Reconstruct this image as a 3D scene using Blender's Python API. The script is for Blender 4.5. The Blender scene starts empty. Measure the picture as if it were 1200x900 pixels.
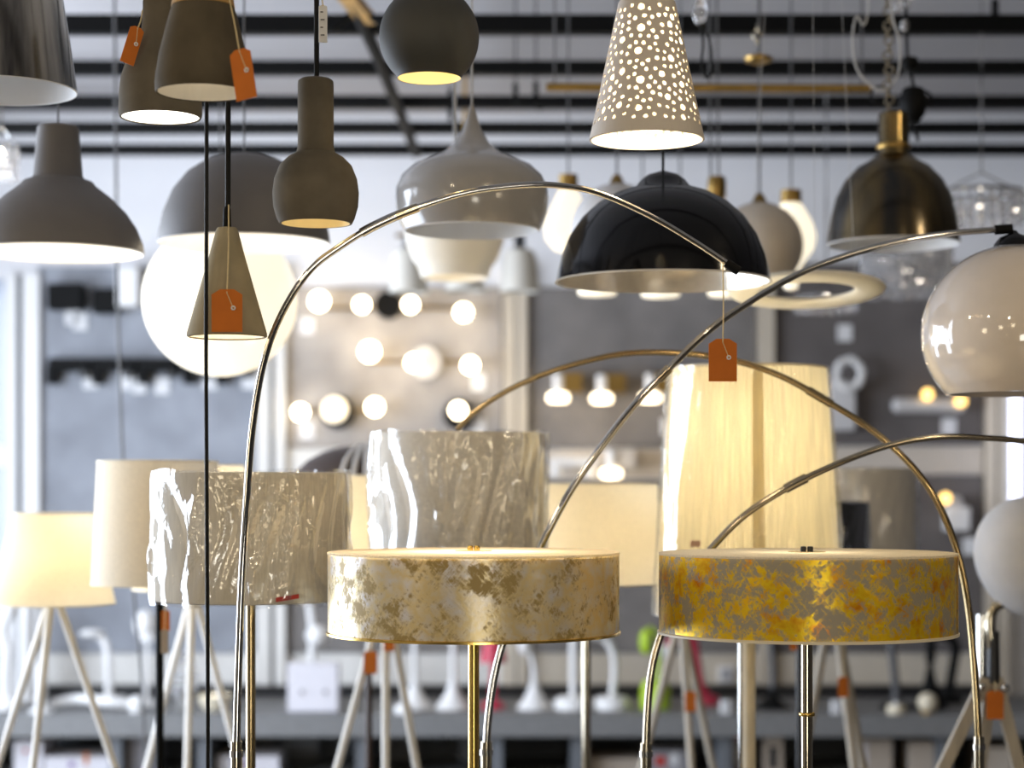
import bpy, math, random
from mathutils import Vector, Matrix
from mathutils.geometry import delaunay_2d_cdt
random.seed(7)
SC = bpy.context.scene
COL = SC.collection
PI = math.pi

# ------------------------------------------------------------------ camera
F, HOR, CH = 2300.0, 575.0, 1.6          # focal length in pixels (1200 wide), horizon row, camera height
cd = bpy.data.cameras.new('camera')
cam = bpy.data.objects.new('camera', cd); COL.objects.link(cam)
cam.location = (0, 0, CH); cam.rotation_euler = (PI/2, 0, 0)
cd.sensor_width = 36; cd.lens = 36*F/1200; cd.shift_y = (HOR-450)/1200
cd.clip_start = .1; cd.clip_end = 100
cd.dof.use_dof = True; cd.dof.focus_distance = 3.1; cd.dof.aperture_fstop = 2.6
SC.camera = cam
# ------------------------------------------------------------------ world, exposure
w = bpy.data.worlds.new('world'); SC.world = w; w.use_nodes = True
w.node_tree.nodes['Background'].inputs[0].default_value = (.64, .60, .56, 1)
w.node_tree.nodes['Background'].inputs[1].default_value = .03
vs = SC.view_settings
vs.view_transform = 'Standard'; vs.look = 'None'; vs.gamma = 1; vs.use_curve_mapping = False
vs.exposure = 0.0
SC.cycles.use_denoising = True
SC.cycles.max_bounces = 8
SC.cycles.transparent_max_bounces = 12
SC.cycles.sample_clamp_indirect = 6
# ------------------------------------------------------------------ large lights
def area(name, loc, target, sx, sy, power, color):
    l = bpy.data.lights.new(name, 'AREA'); l.shape = 'RECTANGLE'; l.size = sx; l.size_y = sy
    l.energy = power; l.color = color
    o = bpy.data.objects.new(name, l); COL.objects.link(o); o.location = loc
    o.rotation_euler = (Vector(target)-Vector(loc)).to_track_quat('-Z', 'Y').to_euler()
    return o
area('window_daylight', (-3.08, 5.7, 1.7), (0, 5.9, 1.7), 3.8, 2.2, 300, (.77, .86, 1.0))
area('front_fill', (.6, -2.2, .85), (.2, 3.2, 1.35), .8, .8, 22, (1.0, .93, .80))  # unseen fill added behind the camera to brighten the drum shades
area('back_wall_fill', (-.8, 7.2, 3.12), (-.8, 9.0, 1.9), 4.0, .15, 2, (1.0, .95, .90))  # added fill that whitens the upper back wall, no fixture there
for x, y, z, sz, pw in ((-1.6, 1.0, 3.0, .12, 6), (1.3, .6, 3.0, .12, 6), (2.4, 2.6, 3.0, .12, 7), (-.5, -.4, 3.0, .12, 6), (-2.6, 2.2, 3.0, .12, 6),
                        (-1.9, -1.4, 2.2, .45, 5), (1.7, -1.6, 2.3, .45, 5), (-.7, -2.4, 2.5, .45, 5), (2.6, .8, 2.0, .45, 5), (-2.5, .6, 1.9, .45, 5)):
    area('unseen_lamp', (x, y, z), (x*.25, 4.0, 1.3), sz, sz, pw, (1.0, .82, .56))  # unseen warm lamps; the larger ones are added for film highlights
area('ceiling_fill', (-2.45, 6.8, 2.55), (-1.9, 6.6, 3.3), .5, 2.2, 9, (.93, .95, 1.0))  # unseen fill added to brighten the ceiling on the left

# ------------------------------------------------------------------ helpers
def P(px, py, d): return Vector(((px-600)*d/F, d, CH-(py-HOR)*d/F))
def X(px, d): return (px-600)*d/F
def Z(py, d): return CH-(py-HOR)*d/F
ORG = {}
ORG_LAST = [None]
def thing(name, label, cat, loc, group=None):
    o = bpy.data.objects.new(name, None); COL.objects.link(o)
    o.location = loc; o.empty_display_size = .05
    o['label'] = label; o['category'] = cat
    if group: o['group'] = group
    ORG[o.name] = Vector(loc)
    return o
class MB:
    def __init__(s): s.v = []; s.f = []
    def add(s, v, f):
        n = len(s.v); s.v += [Vector(p) for p in v]; s.f += [[n+i for i in q] for q in f]; return s
    def lathe(s, c, prof, seg=48, closed=False, caps=(False, False)):
        """prof: (radius, z) in metres round the axis through c (z absolute)"""
        v, f = [], []; n = len(prof)
        for r, z in prof:
            for k in range(seg):
                a = 2*PI*k/seg; v.append((c[0]+r*math.cos(a), c[1]+r*math.sin(a), z))
        for i in range(n if closed else n-1):
            j = (i+1) % n
            for k in range(seg):
                l = (k+1) % seg; f.append((i*seg+k, i*seg+l, j*seg+l, j*seg+k))
        if caps[0]: f.append(list(range(seg)))
        if caps[1]: f.append(list(range((n-1)*seg, n*seg)))
        return s.add(v, f)
    def px(s, cx, d, prof, seg=48, closed=False, caps=(False, False)):
        return s.lathe((X(cx, d), d), [(r*d/F, Z(y, d)) for r, y in prof], seg, closed, caps)
    def shell(s, cx, d, prof, t=3, seg=56):
        """an open shade: outer profile in pixels plus an inner skin t pixels inside"""
        inner = [(max(r-t, .3), y+(t if i == 0 else 0)) for i, (r, y) in enumerate(prof)]
        return s.px(cx, d, prof+inner[::-1], seg)
    def sphere(s, c, r, seg=24, rings=14, sz=1.0):
        prof = [(r*math.sin(PI*i/rings)+1e-5, c[2]+sz*r*math.cos(PI*i/rings)) for i in range(rings+1)]
        return s.lathe(c, prof, seg)
    def box(s, c, size, rot=None):
        v = [Vector((sx*size[0]/2, sy*size[1]/2, sz*size[2]/2)) for sx in (-1, 1) for sy in (-1, 1) for sz in (-1, 1)]
        if rot is not None: v = [rot @ p for p in v]
        return s.add([p+Vector(c) for p in v], [(0, 1, 3, 2), (4, 6, 7, 5), (0, 4, 5, 1), (2, 3, 7, 6), (0, 2, 6, 4), (1, 5, 7, 3)])
    def tube(s, pts, r, seg=10, caps=True):
        pts = [Vector(p) for p in pts]; n = len(pts)
        rs = r if isinstance(r, (list, tuple)) else [r]*n
        v, f = [], []; up = None
        for i, p in enumerate(pts):
            t = (pts[min(i+1, n-1)]-pts[max(i-1, 0)]).normalized()
            if up is None: up = Vector((0, 1, 0)) if abs(t.y) < .9 else Vector((1, 0, 0))
            a = (up-t*up.dot(t)).normalized(); b = t.cross(a); up = a
            for k in range(seg):
                q = 2*PI*k/seg; v.append(p+(a*math.cos(q)+b*math.sin(q))*rs[i])
        for i in range(n-1):
            for k in range(seg):
                l = (k+1) % seg; f.append((i*seg+k, i*seg+l, (i+1)*seg+l, (i+1)*seg+k))
        if caps: f.append(list(range(seg))); f.append(list(range((n-1)*seg, n*seg)))
        return s.add(v, f)
    def ring(s, c, R, r, nrm=(0, 0, 1), seg=20, ms=7, sx=1.0):
        """a torus of radius R, tube r, lying in the plane normal to nrm"""
        q = Vector(nrm).to_track_quat('Z', 'Y'); v, f = [], []
        for i in range(seg):
            a = 2*PI*i/seg
            for k in range(ms):
                b = 2*PI*k/ms; rr = R+r*math.cos(b)
                v.append(Vector(c)+q @ Vector((rr*math.cos(a)*sx, rr*math.sin(a), r*math.sin(b))))
        for i in range(seg):
            for k in range(ms):
                j, l = (i+1) % seg, (k+1) % ms; f.append((i*ms+k, j*ms+k, j*ms+l, i*ms+l))
        return s.add(v, f)
    def build(s, name, m, parent=None, label=None, cat=None, group=None, kind=None, org=None, flat=False, bevel=0):
        o0 = ORG[parent.name] if parent is not None else (Vector(org) if org is not None else Vector((0, 0, 0)))
        me = bpy.data.meshes.new(name)
        me.from_pydata([tuple(p-o0) for p in s.v], [], s.f); me.validate()
        me.materials.append(m)
        if not flat:
            for p in me.polygons: p.use_smooth = True
            me.set_sharp_from_angle(angle=math.radians(38))
        import bmesh
        bm = bmesh.new(); bm.from_mesh(me); bmesh.ops.recalc_face_normals(bm, faces=bm.faces); bm.to_mesh(me); bm.free()
        o = bpy.data.objects.new(name, me); COL.objects.link(o)
        ORG[o.name] = o0; ORG_LAST[0] = o
        if parent is not None: o.parent = parent
        else: o.location = o0
        if bevel:
            b = o.modifiers.new('bevel', 'BEVEL'); b.width = bevel; b.segments = 2
        for k, val in (('label', label), ('category', cat), ('group', group), ('kind', kind)):
            if val: o[k] = val
        return o
def smooth_path(pts, n=12):
    """Catmull-Rom through 3D points"""
    pts = [Vector(p) for p in pts]; out = []
    q = [pts[0]*2-pts[1]]+pts+[pts[-1]*2-pts[-2]]
    for i in range(1, len(q)-2):
        p0, p1, p2, p3 = q[i-1:i+3]
        for k in range(n):
            t = k/n
            out.append(.5*((2*p1)+(p2-p0)*t+(2*p0-5*p1+4*p2-p3)*t*t+(3*p1-p0-3*p2+p3)*t**3))
    return out+[pts[-1]]
def bulb_light(parent, loc, power, color=(1.0, .80, .52), r=.025):
    l = bpy.data.lights.new('bulb_light', 'POINT'); l.energy = power; l.color = color; l.shadow_soft_size = r
    o = bpy.data.objects.new('bulb_light', l); COL.objects.link(o)
    o.parent = parent; o.location = Vector(loc)-ORG[parent.name]
    return o

# ------------------------------------------------------------------ materials
def mat(name):
    m = bpy.data.materials.new(name); m.use_nodes = True
    return m, m.node_tree.nodes, m.node_tree.links, m.node_tree.nodes['Principled BSDF']
def simple(name, col, rough=.5, metal=0.0, spec=.5, var=.06, scale=30, bump=0.0, coat=0.0, stretch=(1, 1, 1)):
    m, n, l, b = mat(name)
    tc = n.new('ShaderNodeTexCoord'); mp = n.new('ShaderNodeMapping'); nz = n.new('ShaderNodeTexNoise')
    mp.inputs['Scale'].default_value = stretch
    nz.inputs['Scale'].default_value = scale; nz.inputs['Detail'].default_value = 5
    l.new(tc.outputs['Object'], mp.inputs[0]); l.new(mp.outputs[0], nz.inputs['Vector'])
    r = n.new('ShaderNodeValToRGB'); l.new(nz.outputs['Fac'], r.inputs[0])
    r.color_ramp.elements[0].position = .3; r.color_ramp.elements[1].position = .7
    r.color_ramp.elements[0].color = tuple(c*(1-var) for c in col)+(1,)
    r.color_ramp.elements[1].color = tuple(min(1, c*(1+var)) for c in col)+(1,)
    l.new(r.outputs[0], b.inputs['Base Color'])
    b.inputs['Roughness'].default_value = rough; b.inputs['Metallic'].default_value = metal
    b.inputs['Specular IOR Level'].default_value = spec; b.inputs['Coat Weight'].default_value = coat
    b.inputs['Coat Roughness'].default_value = .05
    if bump:
        bp = n.new('ShaderNodeBump'); bp.inputs['Strength'].default_value = bump; bp.inputs['Distance'].default_value = .002
        l.new(nz.outputs['Fac'], bp.inputs['Height']); l.new(bp.outputs[0], b.inputs['Normal'])
    return m
def emit(name, col, s):
    m, n, l, b = mat(name)
    b.inputs['Base Color'].default_value = col+(1,); b.inputs['Roughness'].default_value = .25
    b.inputs['Emission Color'].default_value = col+(1,); b.inputs['Emission Strength'].default_value = s
    return m
def cloth(name, col, trans=.5, rough=.9, weave=350, ribs=0):
    """lampshade cloth: diffuse reflection plus diffuse transmission of the bulb behind it"""
    m, n, l, b = mat(name); n.remove(b); out = n['Material Output']
    tc = n.new('ShaderNodeTexCoord'); nz = n.new('ShaderNodeTexNoise'); mp = n.new('ShaderNodeMapping')
    mp.inputs['Scale'].default_value = (1, 1, .05) if ribs else (1, 1, 1)
    nz.inputs['Scale'].default_value = ribs or weave; nz.inputs['Detail'].default_value = 3
    l.new(tc.outputs['Object'], mp.inputs[0]); l.new(mp.outputs[0], nz.inputs['Vector'])
    r = n.new('ShaderNodeValToRGB'); l.new(nz.outputs['Fac'], r.inputs[0])
    r.color_ramp.elements[0].color = tuple(c*.86 for c in col)+(1,); r.color_ramp.elements[1].color = tuple(min(1, c*1.06) for c in col)+(1,)
    r.color_ramp.elements[0].position = .3; r.color_ramp.elements[1].position = .7
    d = n.new('ShaderNodeBsdfDiffuse'); t = n.new('ShaderNodeBsdfTranslucent'); x = n.new('ShaderNodeMixShader')
    x.inputs[0].default_value = trans
    l.new(r.outputs[0], d.inputs[0]); l.new(r.outputs[0], t.inputs[0])
    l.new(d.outputs[0], x.inputs[1]); l.new(t.outputs[0], x.inputs[2]); l.new(x.outputs[0], out.inputs['Surface'])
    return m
def brushed(name, c1, c2, rough=.25, scale=40, aniso=.5):
    """metal with vertical streaks"""
    m, n, l, b = mat(name)
    tc = n.new('ShaderNodeTexCoord'); mp = n.new('ShaderNodeMapping'); nz = n.new('ShaderNodeTexNoise')
    mp.inputs['Scale'].default_value = (1, 1, .03); nz.inputs['Scale'].default_value = scale; nz.inputs['Detail'].default_value = 4
    l.new(tc.outputs['Object'], mp.inputs[0]); l.new(mp.outputs[0], nz.inputs['Vector'])
    r = n.new('ShaderNodeValToRGB'); l.new(nz.outputs['Fac'], r.inputs[0])
    r.color_ramp.elements[0].position = .35; r.color_ramp.elements[1].position = .65
    r.color_ramp.elements[0].color = c1+(1,); r.color_ramp.elements[1].color = c2+(1,)
    l.new(r.outputs[0], b.inputs['Base Color']); b.inputs['Metallic'].default_value = 1; b.inputs['Roughness'].default_value = rough
    return m
def leaf(name, cols, ground, patch=9, cut=.5, rough=.33, metal=.75, glow=.15):
    """metal leaf rubbed off in cloudy patches over a coarse cross-hatched ground"""
    m, n, l, b = mat(name)
    tc = n.new('ShaderNodeTexCoord')
    def noise(scale, detail, rgh, rot=None, stretch=None, off=None):
        z = n.new('ShaderNodeTexNoise'); z.inputs['Scale'].default_value = scale; z.inputs['Detail'].default_value = detail; z.inputs['Roughness'].default_value = rgh
        mp = n.new('ShaderNodeMapping'); l.new(tc.outputs['Object'], mp.inputs[0]); l.new(mp.outputs[0], z.inputs['Vector'])
        if rot: mp.inputs['Rotation'].default_value = rot
        mp.vector_type = 'TEXTURE'
        if stretch: mp.inputs['Scale'].default_value = stretch
        if off: mp.inputs['Location'].default_value = off
        return z.outputs['Fac']
    def math2(op, x, y):
        q = n.new('ShaderNodeMath'); q.operation = op
        for i, v in enumerate((x, y)):
            if isinstance(v, (int, float)): q.inputs[i].default_value = v
            else: l.new(v, q.inputs[i])
        return q.outputs[0]
    big = noise(patch, 10, .70)
    h1 = noise(210, 2, .5, (0, .75, 0), (1, 1, 7)); h2 = noise(210, 2, .5, (0, -.75, 0), (1, 1, 7))
    hatch = math2('MAXIMUM', h1, h2)
    k = math2('ADD', math2('MULTIPLY', big, .76), math2('MULTIPLY', hatch, .26))
    msk = n.new('ShaderNodeValToRGB'); l.new(k, msk.inputs[0])
    msk.color_ramp.elements[0].position = cut-.035; msk.color_ramp.elements[1].position = cut+.045
    hr = n.new('ShaderNodeValToRGB'); l.new(noise(patch*1.1, 4, .55, off=(3, 5, 1)), hr.inputs[0])
    for i, c in enumerate(cols):
        p = .32+.36*i/(len(cols)-1)
        e = hr.color_ramp.elements[i] if i < 2 else hr.color_ramp.elements.new(p)
        e.position = p; e.color = c+(1,)
    mx = n.new('ShaderNodeMix'); mx.data_type = 'RGBA'
    l.new(msk.outputs[0], mx.inputs['Factor']); mx.inputs[6].default_value = ground+(1,); l.new(hr.outputs[0], mx.inputs[7])
    l.new(mx.outputs[2], b.inputs['Base Color'])
    l.new(math2('ADD', math2('MULTIPLY', msk.outputs[0], metal-.15), .15), b.inputs['Metallic'])
    l.new(math2('ADD', math2('MULTIPLY', msk.outputs[0], -.2), rough+.2), b.inputs['Roughness'])
    bp = n.new('ShaderNodeBump'); bp.inputs['Strength'].default_value = .7; bp.inputs['Distance'].default_value = .0015
    l.new(k, bp.inputs['Height']); l.new(bp.outputs[0], b.inputs['Normal'])
    tr = n.new('ShaderNodeBsdfTranslucent'); l.new(mx.outputs[2], tr.inputs[0])
    x = n.new('ShaderNodeMixShader'); x.inputs[0].default_value = glow
    l.new(b.outputs[0], x.inputs[1]); l.new(tr.outputs[0], x.inputs[2]); l.new(x.outputs[0], n['Material Output'].inputs['Surface'])
    return m
def film(name, tint=(1, 1, 1), base=.06, edge=.55):
    """clear packing film: mostly see-through, glossy at grazing angles"""
    m, n, l, b = mat(name); n.remove(b); out = n['Material Output']
    tr = n.new('ShaderNodeBsdfTransparent'); tr.inputs[0].default_value = tint+(1,)
    gl = n.new('ShaderNodeBsdfGlossy'); gl.inputs['Roughness'].default_value = .13
    lw = n.new('ShaderNodeLayerWeight'); lw.inputs['Blend'].default_value = .35
    mr = n.new('ShaderNodeMapRange'); mr.inputs['To Min'].default_value = base; mr.inputs['To Max'].default_value = edge
    l.new(lw.outputs['Facing'], mr.inputs['Value'])
    tc = n.new('ShaderNodeTexCoord'); nz = n.new('ShaderNodeTexNoise'); nz.inputs['Scale'].default_value = 38; nz.inputs['Detail'].default_value = 2; nz.inputs['Distortion'].default_value = 1.2
    l.new(tc.outputs['Object'], nz.inputs['Vector'])
    bp = n.new('ShaderNodeBump'); bp.inputs['Strength'].default_value = .3; bp.inputs['Distance'].default_value = .006
    l.new(nz.outputs['Fac'], bp.inputs['Height']); l.new(bp.outputs[0], gl.inputs['Normal'])
    x = n.new('ShaderNodeMixShader'); l.new(mr.outputs[0], x.inputs[0]); l.new(tr.outputs[0], x.inputs[1]); l.new(gl.outputs[0], x.inputs[2])
    l.new(x.outputs[0], out.inputs['Surface'])
    return m
def glass(name, col, rough=.05):
    m, n, l, b = mat(name)
    b.inputs['Base Color'].default_value = col+(1,); b.inputs['Transmission Weight'].default_value = .85
    b.inputs['Roughness'].default_value = rough; b.inputs['IOR'].default_value = 1.45
    return m

M = dict(
    wall=simple('wall_paint', (.78, .78, .80), .8, var=.02, scale=3),
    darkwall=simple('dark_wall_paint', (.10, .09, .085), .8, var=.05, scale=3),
    ceil=simple('ceiling_paint', (.40, .39, .40), .85, var=.05, scale=2),
    floor=simple('floor_vinyl', (.13, .115, .10), .45, var=.1, scale=6),
    felt=simple('grey_felt_board', (.35, .325, .305), .95, var=.22, scale=5, spec=.1),
    feltmid=simple('mid_grey_felt_board', (.205, .19, .18), .95, var=.2, scale=5, spec=.1),  # on the centre right boards, paints in part of the light falloff
    feltfalloff=simple('falloff_darkened_felt_board', (.135, .122, .118), .95, var=.15, scale=5, spec=.1),  # darker tone paints in the light falloff towards the right
    upright=simple('upright_paint', (.74, .72, .68), .55, var=.03),
    uprightwarm=simple('beige_upright_paint', (.60, .53, .43), .55, var=.03),
    feltdaylit=simple('daylight_tinted_felt_board', (.30, .315, .35), .95, var=.18, scale=5, spec=.1),  # bluish tone paints the daylight tint into the left board
    groove=simple('upright_groove', (.22, .22, .23), .6),
    black=simple('black_lacquer', (.004, .004, .004), .6, spec=.12),
    blackmetal=simple('black_metal', (.012, .012, .014), .35),
    cordblack=simple('black_cord', (.006, .006, .006), .6, spec=.2),
    cordgrey=simple('grey_cord', (.09, .09, .095), .55),
    cordclear=simple('clear_cord', (.45, .45, .45), .3),
    concrete=simple('concrete', (.125, .107, .080), .9, var=.22, scale=14, bump=.25, spec=.2),
    concrete2=simple('dark_concrete', (.088, .072, .048), .9, var=.2, scale=18, bump=.25, spec=.2),
    concrete3=simple('sandy_concrete', (.31, .265, .175), .9, var=.12, scale=22, bump=.2, spec=.2),
    graphite=simple('graphite_paint', (.040, .040, .036), .62, var=.04),
    greymetal=simple('grey_paint', (.125, .115, .11), .55, var=.03),
    glossgrey=simple('gloss_grey_enamel', (.36, .345, .33), .18, var=.03, coat=.6),
    lining=simple('cream_lining', (.80, .77, .70), .7, var=.02),
    liningwarm=simple('warm_cream_lining', (.85, .74, .48), .7, var=.02),
    liningwhite=simple('white_lining', (.82, .82, .82), .6, var=.02),
    blackgloss=simple('black_gloss_enamel', (.003, .003, .004), .12, spec=.4, var=.0),
    silverleaf=simple('silver_foil_lining', (.92, .85, .73), .25, metal=.55, var=.06, scale=60, bump=.35),
    porcelain=simple('white_porcelain', (.58, .52, .45), .55, var=.03),
    opalbeige=simple('beige_opal_plastic', (.74, .655, .57), .07, var=.02, coat=1.0),
    white=simple('white_plastic', (.80, .79, .78), .4, var=.02),
    whitematte=simple('white_matte_metal', (.58, .57, .57), .6, var=.03),
    creampaint=simple('cream_paint', (.74, .66, .50), .45, var=.03),
    beigepaint=simple('beige_paint', (.56, .50, .43), .6, var=.04),
    steel=brushed('brushed_steel_with_glints', (.08, .08, .085), (.74, .70, .62), .16, 15),  # strong streak contrast also paints vertical reflections into the brushed metal
    bronze=brushed('brushed_bronze', (.06, .058, .055), (.24, .17, .07), .2, 10),
    chrome=simple('satin_chrome', (.58, .57, .55), .07, metal=1, var=.03),
    nickel=simple('satin_nickel', (.52, .46, .35), .12, metal=1, var=.04),
    bronzetube=simple('bronze_tube', (.40, .30, .16), .14, metal=1, var=.05),
    brass=simple('brass', (.80, .55, .16), .22, metal=1, var=.05),
    brassdull=simple('dull_brass', (.34, .22, .07), .4, metal=1, var=.1),
    wood=simple('warm_wood', (.42, .24, .07), .6, var=.25, scale=12, stretch=(1, 1, .1)),
    woodgrey=simple('greyed_wood', (.40, .36, .30), .7, var=.15, scale=12, stretch=(4, 4, .3)),
    whitewood=simple('white_wood_leg', (.66, .64, .60), .6, var=.05, scale=12, stretch=(4, 4, .3)),
    orange=simple('orange_card', (.52, .135, .008), .8, var=.06),
    card=simple('pale_card', (.75, .75, .76), .8, var=.03),
    string=simple('twine', (.62, .50, .28), .9, var=.1, scale=300),
    ink=simple('ink', (.02, .02, .025), .8),
    purple=simple('purple_ink', (.16, .06, .28), .8),
    redink=simple('red_ink', (.5, .05, .04), .8),
    sage=simple('grey_linen', (.70, .65, .55), .9, var=.1, scale=60, stretch=(6, 6, .4)),
    linen=simple('stone_linen', (.74, .70, .63), .9, var=.08, scale=200),
    goldleaf=leaf('gold_leaf_cloth', [(.95, .56, .008), (.98, .70, .02), (.80, .28, .002)], (.42, .37, .28), 23, .505, .28, .50, .22),
    silvergold=leaf('silver_gold_leaf_cloth', [(.93, .91, .90), (.92, .77, .42), (.93, .92, .94)], (.46, .34, .13), 20, .475, .28, .42, .26),
    diffuser=cloth('white_diffuser', (.88, .82, .68), .4),
    film=film('packing_film', base=.15, edge=.6),
    filmthin=film('thin_packing_film', base=.03, edge=.6),
    creamcloth=cloth('cream_lampshade_cloth', (.90, .78, .55), .5),
    whitecloth=cloth('white_lampshade_cloth', (.82, .74, .60), .13),
    pleat=cloth('pleated_organza', (.90, .80, .55), .5, ribs=120),
    membrane=cloth('thin_porcelain', (.92, .84, .66), .6),
    bellglass=cloth('frosted_bell_glass', (.82, .79, .72), .3),
    brownmetal=simple('dark_brown_enamel', (.035, .02, .014), .35),
    globe=emit('lit_opal_globe', (1.0, .92, .74), .80),
    pear=emit('lit_opal_glass', (1.0, .90, .70), 1.0),
    bulb=emit('lit_bulb', (1.0, .82, .56), 15),
    bulbsoft=emit('lit_soft_bulb', (1.0, .88, .66), 1.6),
    disc=emit('lit_spot_diffuser', (1.0, .84, .60), 5),
    discw=emit('lit_white_diffuser', (1.0, .93, .80), 4),
    tube=emit('lit_cool_tube', (.80, .83, 1.0), 2.6),
    glowdot=emit('lit_amber_led', (1.0, .62, .18), 3),
    crystal=glass('cut_glass', (.95, .95, .97)),
    ring=simple('cream_enamel', (.80, .74, .60), .45, var=.02),
    pinkcard=simple('faded_pink_card', (.62, .38, .27), .8),
    lime=simple('lime_plastic', (.42, .60, .03), .4),
    pink=simple('crimson_plastic', (.52, .03, .07), .4),
    counter=simple('counter_grey', (.19, .19, .19), .6, var=.08),
    counterdark=simple('counter_back_grey', (.14, .15, .165), .7, var=.1, scale=4),
    carton=simple('white_carton', (.70, .68, .72), .8, var=.03),
    cartontan=simple('tan_carton', (.46, .39, .32), .8, var=.05),
    cartongrey=simple('grey_carton', (.30, .29, .31), .8, var=.08),
    glasspane=simple('door_glass', (.45, .50, .58), .1, var=.02),
)

# ------------------------------------------------------------------ the room
WY, CZ, RAILZ = 9.0, 3.32, 3.0
def struct(name, mb, m): return mb.build(name, m, kind='structure', flat=True)
struct('floor', MB().box((0, 2.9, -.05), (9.0, 13, .1)), M['floor'])
ceiling = struct('ceiling', MB().box((0, 2.9, CZ+.05), (9.0, 13, .1)), M['ceil'])
wall = struct('wall_back', MB().box((0, WY+.1, CZ/2), (9.0, .2, CZ)), M['wall'])
struct('wall_right', MB().box((4.4, 2.9, CZ/2), (.2, 12.2, CZ)), M['darkwall'])
mb = MB()                                                     # left wall with the opening of the shop window
mb.box((-3.15, .1, CZ/2), (.2, 7.0, CZ)); mb.box((-3.15, 8.35, CZ/2), (.2, 1.3, CZ))
mb.box((-3.15, 5.65, .3), (.2, 4.1, .6)); mb.box((-3.15, 5.65, 3.06), (.2, 4.1, .52))
struct('wall_left', mb, M['wall'])
# black rails under the ceiling, running across the view
RAILS = [2.35+.55*k for k in range(6)]+[5.47, 6.02, 6.61, 7.19, 7.70, 8.19]
rail_mesh = None
for i, y in enumerate(RAILS):
    h = .056 if y < 6.5 else .044
    if y < 5.3 and i % 2: continue
    MB().box((.6, y, RAILZ+h/2), (7.2, .05, h)).build('rail', M['black'], ceiling, flat=True)
MB().tube([P(409, -8, 5.6), P(440, 60, 6.25), P(488, 180, 8.15)], .022, 8).build('track', M['black'], ceiling)
MB().box(P(418, 8, 5.72), (.05, .32, .03), Matrix.Rotation(-.12, 3, 'Z')).build('track_end', M['wood'], ceiling, label='warm wooden end of the ceiling track')
for x0, y0, x1, y1, d in ((388, 36, 412, 16, 5.8), (425, 14, 452, 30, 5.8)):
    MB().tube([P(x0, y0, d), P(x1, y1, d)], .012, 6).build('bracket', M['black'], ceiling)
# boards, uprights and bands of the back wall
def board(x0, x1, y0, y1, m='felt', t=.03, name='board', d=WY):
    a, b = P(x0, y0, d), P(x1, y1, d)
    MB().box(((a.x+b.x)/2, d-t/2, (a.z+b.z)/2), (abs(b.x-a.x), t, abs(a.z-b.z))).build(name, M[m], wall, flat=True)
board(47, 300, 313, 764, 'feltdaylit'); board(337, 587, 337, 525); board(337, 587, 562, 764, 'feltmid')
board(620, 884, 337, 525, 'feltmid'); board(620, 884, 562, 764, 'feltmid'); board(906, 1150, 310, 522, 'feltfalloff'); board(906, 1150, 557, 764, 'feltfalloff'); board(1205, 1500, 310, 764, 'feltfalloff')
for x0, x1 in ((303, 318), (324, 336), (590, 604), (606, 617), (888, 896), (897, 905), (1152, 1163), (1166, 1178)):
    board(x0, x1, 312, 812, 'upright' if x0 < 500 else 'uprightwarm', .07, 'upright')
for x0, x1 in ((318, 324), (604, 606), (896, 897), (1163, 1166)):
    board(x0, x1, 312, 812, 'groove', .04, 'groove')
board(337, 587, 527, 560, 'upright', .035, 'band'); board(620, 884, 527, 560, 'beigepaint', .035, 'band'); board(906, 1150, 524, 555, 'beigepaint', .035, 'band')
board(47, 588, 766, 812, 'upright', .02, 'backsplash'); board(588, 1150, 766, 812, 'uprightwarm', .02, 'backsplash'); board(47, 1150, 801, 814, 'blackmetal', .10, 'clutter_strip')  # black strip stands in for the dark clutter behind the counter lamps
# the white door frame at the left edge
dr = MB().box(P(14, 610, 8.97)-Vector((0, 0, .25)), (.048, .04, 2.75)).build('door_1', M['white'], kind='structure', flat=True)
MB().box(P(38, 610, 8.96)-Vector((0, 0, .25)), (.074, .06, 2.75)).build('door_frame', M['white'], dr, flat=True)
MB().box(P(24, 610, 8.985)-Vector((0, 0, .25)), (.05, .02, 2.75)).build('door_gap', M['counterdark'], dr, flat=True)
MB().box(P(-62, 535, 8.97), (.54, .035, .10)).build('door_rail', M['white'], dr, flat=True)
MB().box(P(-62, 610, 8.985)-Vector((0, 0, .25)), (.54, .02, 2.7)).build('door_pane', M['glasspane'], dr, flat=True)

# ------------------------------------------------------------------ pendants
def ceil_top(y):
    for r in RAILS:
        if abs(r-y) < .04: return RAILZ-.001
    return CZ
def cord_up(parent, px, py, d, m='cordblack', r=.0028, name='cord', px2=None):
    a = P(px, py, d); b = Vector((a.x if px2 is None else X(px2, d), d, ceil_top(d)))
    return MB().tube([a, b], r, 8).build(name, M[m], parent)
PEND = 'pendant lamps hanging from the ceiling'

# P1 brushed steel bell, top left corner
d = 3.4; t = thing('bell_pendant', 'large brushed steel bell pendant cut off by the top left corner', 'pendant lamp', P(0, 105, d), PEND)
prof = [(20, -92), (40, -80), (58, -55), (67, -28), (73, 0), (81, 50), (87, 92), (89, 106)]
MB().px(0, d, prof, 72).build('shade', M['steel'], t)
MB().px(0, d, [(89, 106), (88, 107), (86, 106), (85, 92), (79, 50), (71, 0), (56, -53), (38, -76), (2, -78)], 72).build('lining', M['liningwhite'], t)
MB().px(0, d, [(1, -120), (18, -118), (20, -92)], 24).build('cap', M['steel'], t); cord_up(t, 0, -118, d)
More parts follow.
